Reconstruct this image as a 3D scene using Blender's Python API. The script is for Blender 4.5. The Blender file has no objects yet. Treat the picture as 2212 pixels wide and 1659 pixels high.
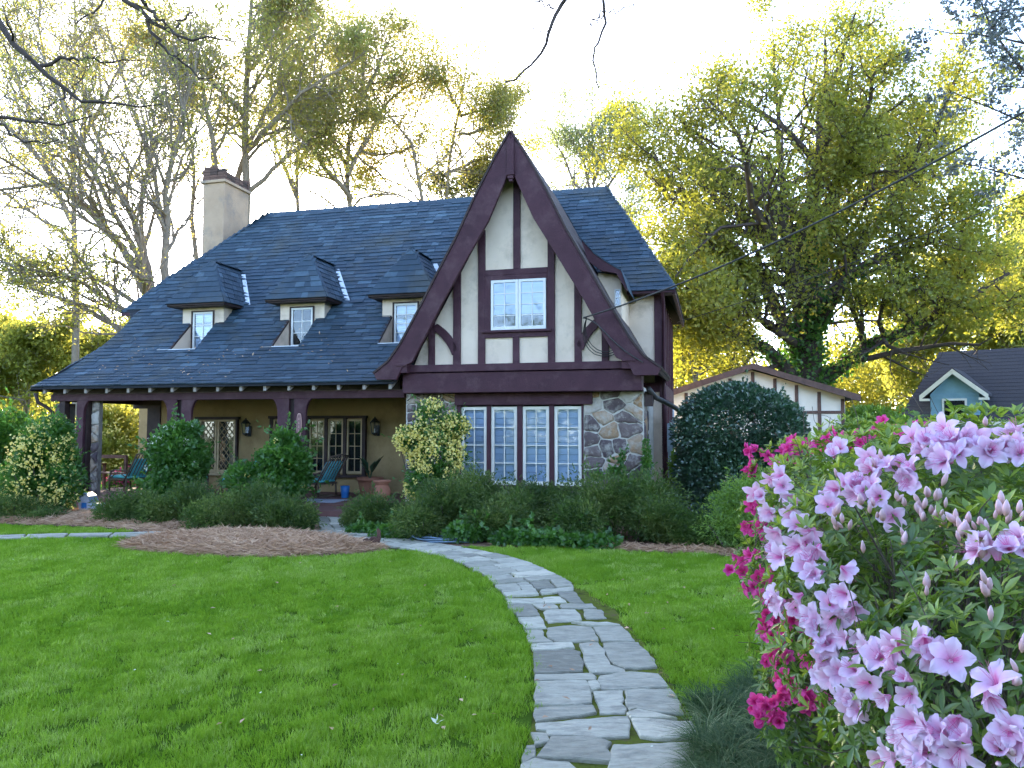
import bpy, math, random
import numpy as np
from mathutils import Vector, Matrix

# ------------------------------------------------------------------ camera, sky, sun, exposure
SC = bpy.context.scene
COL = SC.collection
EYE = 1.65
PITCH = math.atan((925 - 829.5) / 1662.0)
cam_data = bpy.data.cameras.new('camera')
cam = bpy.data.objects.new('camera', cam_data)
COL.objects.link(cam)
cam.location = (0, 0, EYE)
cam.rotation_euler = (math.pi / 2 + PITCH, 0, 0)
cam_data.sensor_width = 36.0
cam_data.lens = 36.0 * 1662.0 / 2212.0
cam_data.clip_start = 0.05
cam_data.clip_end = 2000
SC.camera = cam

SUN_EL, SUN_AZ = math.radians(21), math.radians(-15)      # azimuth from +Y towards +X
world = bpy.data.worlds.new('World')
SC.world = world
world.use_nodes = True
wt = world.node_tree
for nd in list(wt.nodes):
    wt.nodes.remove(nd)
sky = wt.nodes.new('ShaderNodeTexSky')
sky.sky_type = 'NISHITA'
sky.sun_disc = False
sky.sun_elevation = SUN_EL
sky.sun_rotation = SUN_AZ
sky.altitude = 200
sky.air_density = 0.6
sky.dust_density = 0.6
sky.ozone_density = 0.35
bg = wt.nodes.new('ShaderNodeBackground')
bg.inputs['Strength'].default_value = 0.15
wo = wt.nodes.new('ShaderNodeOutputWorld')
wt.links.new(sky.outputs[0], bg.inputs[0])
wt.links.new(bg.outputs[0], wo.inputs[0])

sl = bpy.data.lights.new('sun', 'SUN')
sl.energy = 2.3
sl.angle = math.radians(0.6)
sl.color = (1.0, 0.86, 0.60)
sun = bpy.data.objects.new('sun', sl)
COL.objects.link(sun)
sun_dir = Vector((math.sin(SUN_AZ) * math.cos(SUN_EL), math.cos(SUN_AZ) * math.cos(SUN_EL), math.sin(SUN_EL)))
sun.rotation_euler = sun_dir.to_track_quat('Z', 'Y').to_euler()
sun.location = (-20, 60, 40)

SC.view_settings.view_transform = 'Standard'
SC.view_settings.look = 'None'
SC.view_settings.exposure = 3.22
SC.view_settings.gamma = 1.0
SC.view_settings.use_curve_mapping = False
cy = SC.cycles
cy.use_denoising = True
cy.use_adaptive_sampling = True
cy.adaptive_threshold = 0.02
cy.max_bounces = 7
cy.diffuse_bounces = 4
cy.glossy_bounces = 3
cy.transmission_bounces = 5
cy.transparent_max_bounces = 8
cy.sample_clamp_indirect = 6.0
cy.caustics_reflective = False
cy.caustics_refractive = False

RNG = np.random.default_rng(7)
random.seed(7)

# ------------------------------------------------------------------ helpers: places
def ray(px, py):
    x, z = (px - 1106.0) / 1662.0, -(py - 829.5) / 1662.0
    c, s = math.cos(PITCH), math.sin(PITCH)
    return np.array([x, c - s * z, s + c * z])

def at(px, py, d):
    """world point seen at photo position (px, py), d metres away along +Y"""
    r = ray(px, py)
    return np.array([0, 0, EYE]) + r * (d / r[1])

def gp(px, py, z=0.0):
    """point of the ground seen at (px, py)"""
    r = ray(px, py)
    return np.array([0, 0, EYE]) + r * ((z - EYE) / r[2])

def proj(P):
    q = np.asarray(P) - np.array([0, 0, EYE])
    c, s = math.cos(PITCH), math.sin(PITCH)
    y, z = c * q[:, 1] + s * q[:, 2], -s * q[:, 1] + c * q[:, 2]
    return 1106 + 1662 * q[:, 0] / y, 829.5 - 1662 * z / y

TH = math.radians(14.5)
HU = np.array([math.cos(TH), -math.sin(TH), 0.0])
HW = np.array([math.sin(TH), math.cos(TH), 0.0])
HO = np.array([0.0, 14.16, 0.0])

def hw(u, w, z=0.0):
    """house frame (along the front, backwards, up) to world"""
    return HO + HU * u + HW * w + np.array([0, 0, z])

def onw(px, py, w):
    d = ray(px, py)
    C = np.array([0, 0, EYE])
    t = (w + (HO - C) @ HW) / (d @ HW)
    p = C + t * d
    return float((p - HO) @ HU), float(p[2])

# ------------------------------------------------------------------ helpers: materials
def node(nt, t, **kw):
    n = nt.nodes.new(t)
    for k, v in kw.items():
        setattr(n, k, v)
    return n

def new_mat(name):
    m = bpy.data.materials.new(name)
    m.use_nodes = True
    nt = m.node_tree
    for n in list(nt.nodes):
        nt.nodes.remove(n)
    out = node(nt, 'ShaderNodeOutputMaterial')
    return m, nt, out

def ramp(nt, stops):
    r = node(nt, 'ShaderNodeValToRGB')
    e = r.color_ramp.elements
    e[0].position, e[0].color = stops[0][0], (*stops[0][1], 1)
    e[1].position, e[1].color = stops[-1][0], (*stops[-1][1], 1)
    for p, c in stops[1:-1]:
        k = e.new(p)
        k.color = (*c, 1)
    return r

def solid(name, stops, scale=4.0, rough=0.6, bump=0.0, bscale=30.0, detail=5.0, attr=None, stretch=None,
          spec=0.4, stain=None, stain_scale=1.2, mix=0.5):
    """a painted / mineral surface: colour ramp driven by noise (or by the piece's own tint) with fine relief"""
    m, nt, out = new_mat(name)
    b = node(nt, 'ShaderNodeBsdfPrincipled')
    b.inputs['Roughness'].default_value = rough
    b.inputs['Specular IOR Level'].default_value = spec
    tc = node(nt, 'ShaderNodeTexCoord')
    src = tc.outputs['Object']
    if stretch:
        mp = node(nt, 'ShaderNodeMapping')
        mp.inputs['Scale'].default_value = stretch
        nt.links.new(src, mp.inputs['Vector'])
        src = mp.outputs['Vector']
    nz = node(nt, 'ShaderNodeTexNoise')
    nz.inputs['Scale'].default_value = scale
    nz.inputs['Detail'].default_value = detail
    nz.inputs['Roughness'].default_value = 0.65
    nt.links.new(src, nz.inputs['Vector'])
    r = ramp(nt, stops)
    if attr:
        a = node(nt, 'ShaderNodeAttribute', attribute_name=attr)
        mx = node(nt, 'ShaderNodeMath', operation='MULTIPLY_ADD')
        nt.links.new(nz.outputs['Fac'], mx.inputs[0])
        mx.inputs[1].default_value = mix
        sb = node(nt, 'ShaderNodeMath', operation='SUBTRACT')
        nt.links.new(a.outputs['Fac'], sb.inputs[0])
        sb.inputs[1].default_value = mix / 2
        nt.links.new(sb.outputs[0], mx.inputs[2])
        nt.links.new(mx.outputs[0], r.inputs[0])
    else:
        nt.links.new(nz.outputs['Fac'], r.inputs[0])
    col = r.outputs[0]
    if stain:
        n2 = node(nt, 'ShaderNodeTexNoise')
        n2.inputs['Scale'].default_value = stain_scale
        n2.inputs['Detail'].default_value = 7
        n2.inputs['Roughness'].default_value = 0.7
        nt.links.new(src, n2.inputs['Vector'])
        r2 = ramp(nt, [(0.5, (0, 0, 0)), (0.72, (1, 1, 1))])
        nt.links.new(n2.outputs['Fac'], r2.inputs[0])
        mix = node(nt, 'ShaderNodeMixRGB')
        mix.inputs[2].default_value = (*stain, 1)
        nt.links.new(r2.outputs[0], mix.inputs[0])
        nt.links.new(col, mix.inputs[1])
        col = mix.outputs[0]
    nt.links.new(col, b.inputs['Base Color'])
    if bump:
        n3 = node(nt, 'ShaderNodeTexNoise')
        n3.inputs['Scale'].default_value = bscale
        n3.inputs['Detail'].default_value = 6
        nt.links.new(src, n3.inputs['Vector'])
        bp = node(nt, 'ShaderNodeBump')
        bp.inputs['Strength'].default_value = bump
        bp.inputs['Distance'].default_value = 0.02
        nt.links.new(n3.outputs['Fac'], bp.inputs['Height'])
        nt.links.new(bp.outputs[0], b.inputs['Normal'])
    nt.links.new(b.outputs[0], out.inputs[0])
    return m

def leafy(name, stops, trans, tfac=0.45, gloss=0.05, rough=0.45, patch=False):
    """thin leaf: its own tint picks the colour, light also passes through it"""
    m, nt, out = new_mat(name)
    a = node(nt, 'ShaderNodeAttribute', attribute_name='tint')
    fac = a.outputs['Fac']
    if patch:                                              # tufts also carry the tone of their patch of ground
        pa = node(nt, 'ShaderNodeAttribute', attribute_name='patch', attribute_type='INSTANCER')
        m1 = node(nt, 'ShaderNodeMath', operation='MULTIPLY')
        m1.inputs[1].default_value = 0.42
        nt.links.new(fac, m1.inputs[0])
        m2_ = node(nt, 'ShaderNodeMath', operation='MULTIPLY_ADD')
        m2_.inputs[1].default_value = 0.62
        nt.links.new(pa.outputs['Fac'], m2_.inputs[0])
        nt.links.new(m1.outputs[0], m2_.inputs[2])
        fac = m2_.outputs[0]
    r = ramp(nt, stops)
    nt.links.new(fac, r.inputs[0])
    d = node(nt, 'ShaderNodeBsdfDiffuse')
    nt.links.new(r.outputs[0], d.inputs[0])
    t = node(nt, 'ShaderNodeBsdfTranslucent')
    rt = ramp(nt, trans)
    nt.links.new(fac, rt.inputs[0])
    nt.links.new(rt.outputs[0], t.inputs[0])
    mx = node(nt, 'ShaderNodeMixShader')
    mx.inputs[0].default_value = tfac
    nt.links.new(d.outputs[0], mx.inputs[1])
    nt.links.new(t.outputs[0], mx.inputs[2])
    res = mx.outputs[0]
    if gloss:
        g = node(nt, 'ShaderNodeBsdfGlossy')
        g.inputs['Roughness'].default_value = rough
        m2 = node(nt, 'ShaderNodeMixShader')
        m2.inputs[0].default_value = gloss
        nt.links.new(res, m2.inputs[1])
        nt.links.new(g.outputs[0], m2.inputs[2])
        res = m2.outputs[0]
    nt.links.new(res, out.inputs[0])
    return m

def glass(name, fac=0.25, tintc=(0.9, 0.95, 1.0)):
    m, nt, out = new_mat(name)
    fr = node(nt, 'ShaderNodeFresnel')
    fr.inputs[0].default_value = 1.5
    ad = node(nt, 'ShaderNodeMath', operation='ADD', use_clamp=True)
    nt.links.new(fr.outputs[0], ad.inputs[0])
    ad.inputs[1].default_value = fac
    tr = node(nt, 'ShaderNodeBsdfTransparent')
    tr.inputs[0].default_value = (*tintc, 1)
    g = node(nt, 'ShaderNodeBsdfGlossy')
    g.inputs['Roughness'].default_value = 0.03
    nz = node(nt, 'ShaderNodeTexNoise')
    nz.inputs['Scale'].default_value = 3.0
    bp = node(nt, 'ShaderNodeBump')
    bp.inputs['Strength'].default_value = 0.012
    nt.links.new(nz.outputs['Fac'], bp.inputs['Height'])
    nt.links.new(bp.outputs[0], g.inputs['Normal'])
    mx = node(nt, 'ShaderNodeMixShader')
    nt.links.new(ad.outputs[0], mx.inputs[0])
    nt.links.new(tr.outputs[0], mx.inputs[1])
    nt.links.new(g.outputs[0], mx.inputs[2])
    nt.links.new(mx.outputs[0], out.inputs[0])
    return m

M = {}
M['trim'] = solid('maroon_paint', [(0.3, (0.042, 0.014, 0.020)), (0.7, (0.066, 0.024, 0.032))], 3.0, 0.6, 0.35, 45,
                  stretch=(1, 1, 1), stain=(0.090, 0.045, 0.050), stain_scale=2.6, spec=0.22)
M['trim_dark'] = solid('dark_wood', [(0.3, (0.022, 0.012, 0.011)), (0.7, (0.05, 0.026, 0.022))], 5.0, 0.7, 0.3, 50)
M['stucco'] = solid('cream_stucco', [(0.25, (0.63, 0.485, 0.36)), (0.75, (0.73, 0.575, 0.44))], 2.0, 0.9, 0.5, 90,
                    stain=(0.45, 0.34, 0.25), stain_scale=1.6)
M['stucco_porch'] = solid('shaded_ochre_stucco', [(0.25, (0.32, 0.215, 0.095)), (0.75, (0.40, 0.28, 0.135))], 1.5, 0.9, 0.45, 80, stain=(0.24, 0.16, 0.07))  # ochre darkened so that deep porch shade sits in the wall colour
M['stucco_chim'] = solid('weathered_stucco', [(0.2, (0.32, 0.21, 0.135)), (0.8, (0.48, 0.335, 0.225))], 1.6, 0.95, 0.5, 40,
                         stain=(0.22, 0.18, 0.15), stain_scale=1.7)
M['slate'] = solid('slate_shingle', [(0.0, (0.012, 0.025, 0.038)), (0.55, (0.028, 0.052, 0.076)), (1.0, (0.072, 0.115, 0.150))],
                   9.0, 0.62, 0.5, 60, attr='tint', spec=0.35, stain=(0.055, 0.060, 0.055), stain_scale=0.9)
M['deck'] = solid('roof_deck', [(0.3, (0.012, 0.014, 0.018)), (0.7, (0.02, 0.022, 0.03))], 4, 0.9)
M['soffit'] = solid('soffit_wood', [(0.3, (0.06, 0.04, 0.03)), (0.7, (0.11, 0.075, 0.055))], 5, 0.85, 0.2, 40)
M['rafter'] = solid('weathered_rafter', [(0.3, (0.20, 0.16, 0.13)), (0.7, (0.34, 0.29, 0.25))], 8, 0.85, 0.2, 40)
M['mortar'] = solid('mortar', [(0.3, (0.40, 0.36, 0.30)), (0.7, (0.56, 0.51, 0.44))], 8, 0.95, 0.6, 60)
M['mortar_dark'] = solid('dark_mortar', [(0.3, (0.14, 0.12, 0.10)), (0.7, (0.24, 0.21, 0.18))], 8, 0.95, 0.6, 60)  # darker mortar tone for the porch corner piers
M['stone'] = solid('field_stone', [(0.0, (0.060, 0.042, 0.046)), (0.25, (0.105, 0.075, 0.072)), (0.42, (0.17, 0.13, 0.115)), (0.55, (0.27, 0.20, 0.14)),
                                   (0.70, (0.30, 0.165, 0.075)), (0.85, (0.36, 0.30, 0.24)), (1.0, (0.46, 0.41, 0.36))],
                   9, 0.95, 1.0, 22, attr='tint', stain=(0.40, 0.36, 0.30), stain_scale=5.0, detail=9)
M['brick'] = solid('dark_brick', [(0.2, (0.05, 0.032, 0.026)), (0.8, (0.13, 0.07, 0.052))], 9, 0.9, 0.5, 40, attr='tint')
M['brick_floor'] = solid('brick_floor', [(0.2, (0.12, 0.055, 0.045)), (0.8, (0.22, 0.10, 0.08))], 9, 0.9, 0.4, 40)
M['white'] = solid('cream_paint', [(0.3, (0.66, 0.60, 0.50)), (0.7, (0.74, 0.69, 0.60))], 6, 0.5, 0.1, 60)
M['white2'] = solid('white_paint', [(0.3, (0.60, 0.58, 0.54)), (0.7, (0.68, 0.66, 0.62))], 6, 0.5)
M['tanpaint'] = solid('tan_paint', [(0.3, (0.36, 0.26, 0.13)), (0.7, (0.44, 0.32, 0.18))], 6, 0.5)
M['flash'] = solid('metal_flashing', [(0.3, (0.55, 0.57, 0.60)), (0.7, (0.72, 0.74, 0.78))], 8, 0.4)
M['blind'] = solid('window_shade', [(0.3, (0.56, 0.61, 0.70)), (0.7, (0.68, 0.73, 0.82))], 3, 0.8, stretch=(0.3, 1, 6))
M['dark'] = solid('dark_room', [(0.3, (0.006, 0.005, 0.004)), (0.7, (0.02, 0.015, 0.01))], 3, 0.9)  # near-black colour stands for the darkness of unlit rooms behind glass
M['curtain'] = solid('tan_curtain', [(0.3, (0.22, 0.14, 0.07)), (0.7, (0.38, 0.26, 0.13))], 3, 0.9, stretch=(9, 1, 0.5))
M['glass'] = glass('window_glass', 0.02)
M['glass_dark'] = glass('dark_window_glass', 0.0)
M['iron'] = solid('black_iron', [(0.3, (0.012, 0.012, 0.012)), (0.7, (0.03, 0.028, 0.026))], 9, 0.5)
M['rust'] = solid('rusty_metal', [(0.3, (0.05, 0.022, 0.016)), (0.7, (0.12, 0.055, 0.04))], 14, 0.85, 0.3, 60)
M['cable'] = solid('black_cable', [(0.3, (0.02, 0.018, 0.017)), (0.7, (0.05, 0.045, 0.04))], 9, 0.6)
M['conduit'] = solid('grey_conduit', [(0.3, (0.33, 0.42, 0.5)), (0.7, (0.45, 0.53, 0.6))], 9, 0.5)
M['terracotta'] = solid('terracotta', [(0.3, (0.24, 0.09, 0.05)), (0.7, (0.36, 0.15, 0.09))], 7, 0.85, 0.2, 40)
M['teal'] = solid('turquoise_fabric', [(0.3, (0.09, 0.42, 0.46)), (0.7, (0.14, 0.52, 0.56))], 7, 0.9, 0.2, 120)
M['wicker'] = solid('bentwood', [(0.3, (0.07, 0.045, 0.03)), (0.7, (0.15, 0.10, 0.065))], 12, 0.7, 0.3, 60)
M['redwood'] = solid('red_brown_wood', [(0.3, (0.09, 0.035, 0.022)), (0.7, (0.16, 0.07, 0.045))], 8, 0.7)
M['blue'] = solid('blue_glaze', [(0.3, (0.02, 0.12, 0.35)), (0.7, (0.03, 0.17, 0.45))], 8, 0.3)
M['rug'] = solid('grey_rug', [(0.3, (0.30, 0.31, 0.36)), (0.7, (0.42, 0.43, 0.48))], 20, 0.95)
M['hose'] = solid('hose_rubber', [(0.3, (0.10, 0.15, 0.20)), (0.7, (0.18, 0.25, 0.32))], 9, 0.4)
M['plaque'] = solid('plaque_paint', [(0.3, (0.17, 0.08, 0.08)), (0.7, (0.24, 0.12, 0.11))], 9, 0.5)
M['plaque2'] = solid('plaque_border', [(0.3, (0.42, 0.24, 0.19)), (0.7, (0.5, 0.30, 0.24))], 9, 0.5)
M['bluewood'] = solid('blue_siding', [(0.3, (0.15, 0.27, 0.34)), (0.7, (0.19, 0.33, 0.41))], 5, 0.7)
M['darkroof'] = solid('dark_asphalt_shingle', [(0.2, (0.028, 0.025, 0.03)), (0.8, (0.065, 0.058, 0.065))], 14, 0.9, 0.4, 40, stretch=(1, 1, 4))
M['brownwood'] = solid('brown_timber', [(0.3, (0.07, 0.035, 0.025)), (0.7, (0.12, 0.065, 0.05))], 6, 0.7)
M['garagewall'] = solid('pale_stucco', [(0.3, (0.62, 0.55, 0.46)), (0.7, (0.70, 0.63, 0.54))], 2, 0.9, 0.2, 60)
M['pathstone'] = solid('flagstone', [(0.0, (0.160, 0.146, 0.106)), (0.35, (0.285, 0.262, 0.194)), (0.7, (0.395, 0.364, 0.275)), (1.0, (0.51, 0.455, 0.335))],
                       9, 0.85, 1.0, 16, attr='tint', mix=1.0, stretch=(1, 2.4, 1), stain=(0.17, 0.16, 0.125), stain_scale=4.0, detail=10)
M['pathsoil'] = solid('mossy_joint', [(0.3, (0.045, 0.035, 0.022)), (0.5, (0.10, 0.12, 0.02)), (0.7, (0.12, 0.085, 0.05))], 6, 0.95, 0.8, 40, spec=0.0)
M['ground'] = solid('garden_ground', [(0.3, (0.05, 0.085, 0.018)), (0.55, (0.075, 0.12, 0.025)), (0.75, (0.12, 0.10, 0.05))], 1.3, 0.95, 0.6, 30, spec=0.0)
M['lawn'] = solid('turf', [(0.3, (0.045, 0.085, 0.010)), (0.7, (0.075, 0.13, 0.016))], 2.5, 0.95, 0.8, 60, spec=0.0)
M['mulch'] = solid('mulch', [(0.3, (0.15, 0.085, 0.055)), (0.7, (0.26, 0.155, 0.11))], 8, 0.95, 0.9, 50, spec=0.0)
M['straw'] = leafy('pine_straw', [(0.0, (0.28, 0.155, 0.085)), (0.5, (0.50, 0.30, 0.175)), (1.0, (0.66, 0.44, 0.27))],
                   [(0.0, (0.1, 0.05, 0.03)), (1.0, (0.2, 0.12, 0.07))], 0.1, 0.02)
M['grass'] = leafy('grass_blade', [(0.0, (0.036, 0.108, 0.003)), (0.4, (0.128, 0.245, 0.006)), (0.75, (0.22, 0.335, 0.018)), (1.0, (0.40, 0.45, 0.15))],
                   [(0.0, (0.16, 0.36, 0.006)), (1.0, (0.36, 0.56, 0.05))], 0.40, 0.02, 0.5, True)
M['bark'] = solid('grey_bark', [(0.25, (0.14, 0.11, 0.085)), (0.75, (0.28, 0.23, 0.175))], 6, 0.95, 0.9, 16, stretch=(1, 1, 0.35))
M['bark_dark'] = solid('dark_bark', [(0.25, (0.035, 0.024, 0.02)), (0.75, (0.085, 0.06, 0.048))], 6, 0.95, 0.9, 18, stretch=(1, 1, 0.35))
M['leaf_spring'] = leafy('spring_leaf', [(0.0, (0.12, 0.085, 0.03)), (0.5, (0.11, 0.115, 0.028)), (1.0, (0.13, 0.155, 0.045))],
                         [(0.0, (0.56, 0.40, 0.11)), (0.5, (0.50, 0.47, 0.09)), (1.0, (0.46, 0.52, 0.11))], 0.58, 0.04)
M['leaf_oak'] = leafy('oak_leaf', [(0.0, (0.085, 0.110, 0.018)), (0.5, (0.130, 0.150, 0.026)), (1.0, (0.180, 0.180, 0.034))],
                      [(0.0, (0.30, 0.33, 0.03)), (0.5, (0.44, 0.43, 0.045)), (1.0, (0.58, 0.50, 0.06))], 0.5, 0.03)
M['leaf_pale'] = leafy('pale_leaf', [(0.0, (0.09, 0.12, 0.06)), (1.0, (0.14, 0.18, 0.09))],
                       [(0.0, (0.34, 0.42, 0.14)), (1.0, (0.48, 0.52, 0.18))], 0.5, 0.06)
M['leaf_yellow'] = leafy('sunny_leaf', [(0.0, (0.10, 0.13, 0.022)), (1.0, (0.17, 0.18, 0.035))],
                         [(0.0, (0.34, 0.38, 0.05)), (1.0, (0.62, 0.55, 0.10))], 0.56, 0.02)
M['wood_leaf'] = leafy('wood_leaf', [(0.0, (0.07, 0.09, 0.015)), (1.0, (0.14, 0.14, 0.02))],
                       [(0.0, (0.30, 0.32, 0.03)), (1.0, (0.62, 0.52, 0.06))], 0.55, 0.02, .5, True)
M['scrub_leaf'] = leafy('scrub_leaf', [(0.0, (0.05, 0.10, 0.015)), (1.0, (0.12, 0.18, 0.03))],
                        [(0.0, (0.14, 0.28, 0.03)), (1.0, (0.30, 0.42, 0.05))], 0.45, 0.02, .5, True)
M['leaf_near'] = leafy('cool_leaf', [(0.0, (0.05, 0.06, 0.075)), (1.0, (0.09, 0.10, 0.12))],
                       [(0.0, (0.12, 0.15, 0.13)), (1.0, (0.18, 0.22, 0.16))], 0.35, 0.08)
M['leaf_pine'] = leafy('pine_needle', [(0.0, (0.03, 0.045, 0.02)), (1.0, (0.06, 0.08, 0.03))],
                       [(0.0, (0.12, 0.15, 0.03)), (1.0, (0.22, 0.24, 0.05))], 0.35, 0.04)
M['leaf_dark'] = leafy('glossy_dark_leaf', [(0.0, (0.014, 0.040, 0.018)), (0.6, (0.036, 0.088, 0.040)), (1.0, (0.085, 0.155, 0.075))],
                       [(0.0, (0.03, 0.09, 0.03)), (1.0, (0.06, 0.16, 0.05))], 0.25, 0.10, 0.35)
M['leaf_shrub'] = leafy('shrub_leaf', [(0.0, (0.024, 0.050, 0.010)), (0.5, (0.068, 0.104, 0.022)), (0.8, (0.14, 0.17, 0.04)), (1.0, (0.22, 0.25, 0.07))],
                        [(0.0, (0.06, 0.15, 0.02)), (1.0, (0.17, 0.27, 0.04))], 0.35, 0.025)
M['leaf_vine'] = leafy('vine_leaf', [(0.0, (0.026, 0.080, 0.010)), (0.6, (0.050, 0.135, 0.017)), (1.0, (0.105, 0.21, 0.03))],
                       [(0.0, (0.08, 0.24, 0.02)), (1.0, (0.18, 0.38, 0.04))], 0.4, 0.05)
M['leaf_lime'] = leafy('lime_leaf', [(0.0, (0.08, 0.16, 0.02)), (1.0, (0.16, 0.26, 0.035))],
                       [(0.0, (0.20, 0.38, 0.03)), (1.0, (0.34, 0.50, 0.05))], 0.42, 0.05)
M['leaf_azalea'] = leafy('azalea_leaf', [(0.0, (0.030, 0.066, 0.010)), (0.45, (0.078, 0.140, 0.022)), (0.75, (0.16, 0.235, 0.036)), (1.0, (0.28, 0.36, 0.05))],
                         [(0.0, (0.08, 0.17, 0.01)), (0.6, (0.20, 0.32, 0.03)), (1.0, (0.40, 0.50, 0.05))], 0.36, 0.05, 0.35)
M['leaf_mondo'] = leafy('mondo_blade', [(0.0, (0.024, 0.054, 0.018)), (0.5, (0.060, 0.105, 0.036)), (0.8, (0.13, 0.18, 0.065)), (1.0, (0.32, 0.34, 0.16))],
                        [(0.0, (0.05, 0.12, 0.03)), (1.0, (0.12, 0.2, 0.06))], 0.25, 0.02, 0.4, True)
M['cream_bloom'] = leafy('cream_petal', [(0.0, (0.72, 0.55, 0.09)), (1.0, (0.86, 0.74, 0.27))],
                         [(0.0, (0.6, 0.52, 0.2)), (1.0, (0.8, 0.74, 0.42))], 0.3, 0.02)
M['white_bloom'] = leafy('white_petal', [(0.0, (0.72, 0.70, 0.52)), (1.0, (0.85, 0.84, 0.74))],
                         [(0.0, (0.6, 0.58, 0.4)), (1.0, (0.8, 0.78, 0.6))], 0.3, 0.02)
M['pink_petal'] = leafy('pink_petal', [(0.0, (0.58, 0.050, 0.25)), (0.22, (0.70, 0.17, 0.40)), (0.45, (0.74, 0.40, 0.60)), (0.75, (0.75, 0.50, 0.66)), (1.0, (0.80, 0.62, 0.75))],
                        [(0.0, (0.6, 0.10, 0.3)), (0.5, (0.75, 0.40, 0.62)), (1.0, (0.8, 0.56, 0.8))], 0.35, 0.03)
M['magenta_petal'] = leafy('magenta_petal', [(0.0, (0.36, 0.006, 0.09)), (0.4, (0.62, 0.020, 0.20)), (1.0, (0.78, 0.07, 0.33))],
                           [(0.0, (0.5, 0.01, 0.12)), (1.0, (0.8, 0.08, 0.34))], 0.35, 0.03)
M['bud'] = leafy('pink_bud', [(0.0, (0.36, 0.28, 0.14)), (0.3, (0.62, 0.36, 0.34)), (0.65, (0.74, 0.45, 0.50)), (1.0, (0.82, 0.60, 0.66))],
                 [(0.0, (0.4, 0.3, 0.15)), (1.0, (0.75, 0.5, 0.55))], 0.2, 0.04)
M['twig'] = solid('azalea_twig', [(0.3, (0.06, 0.045, 0.035)), (0.7, (0.13, 0.10, 0.075))], 20, 0.9)

# ------------------------------------------------------------------ helpers: objects
def tag(o, label=None, cat=None, group=None, kind=None):
    if label:
        o['label'] = label
    if cat:
        o['category'] = cat
    if group:
        o['group'] = group
    if kind:
        o['kind'] = kind
    return o

def empty(name, loc=(0, 0, 0), rz=0.0, parent=None):
    o = bpy.data.objects.new(name, None)
    COL.objects.link(o)
    o.location = loc
    o.rotation_euler = (0, 0, rz)
    o.empty_display_size = 0.2
    if parent:
        o.parent = parent
    return o

def link(name, me, parent=None):
    o = bpy.data.objects.new(name, me)
    COL.objects.link(o)
    if parent:
        o.parent = parent
    return o

def mesh_from(name, V, faces, mat, tint=None, smooth=False):
    """V (n,3); faces: list of int arrays of shape (m,3) or (m,4), or a list of index lists"""
    V = np.asarray(V, dtype=np.float32).reshape(-1, 3)
    if isinstance(faces, np.ndarray):
        faces = [faces]
    if len(faces) and isinstance(faces[0], np.ndarray) and faces[0].ndim == 2:
        loops = np.concatenate([f.reshape(-1) for f in faces]).astype(np.int32)
        tot = np.concatenate([np.full(len(f), f.shape[1], dtype=np.int32) for f in faces])
    else:
        loops = np.array([i for f in faces for i in f], dtype=np.int32)
        tot = np.array([len(f) for f in faces], dtype=np.int32)
    st = np.concatenate([[0], np.cumsum(tot)[:-1]]).astype(np.int32)
    me = bpy.data.meshes.new(name)
    me.vertices.add(len(V))
    me.vertices.foreach_set('co', V.reshape(-1))
    me.loops.add(len(loops))
    me.loops.foreach_set('vertex_index', loops)
    me.polygons.add(len(tot))
    me.polygons.foreach_set('loop_start', st)
    me.polygons.foreach_set('use_smooth', np.full(len(tot), bool(smooth)))
    me.materials.append(mat)
    if tint is not None:
        a = me.attributes.new('tint', 'FLOAT', 'POINT')
        a.data.foreach_set('value', np.asarray(tint, dtype=np.float32))
    me.update(calc_edges=True)
    return me

def obj(name, V, faces, mat, parent=None, tint=None, smooth=False):
    return link(name, mesh_from(name, V, faces, mat, tint, smooth), parent)

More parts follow.
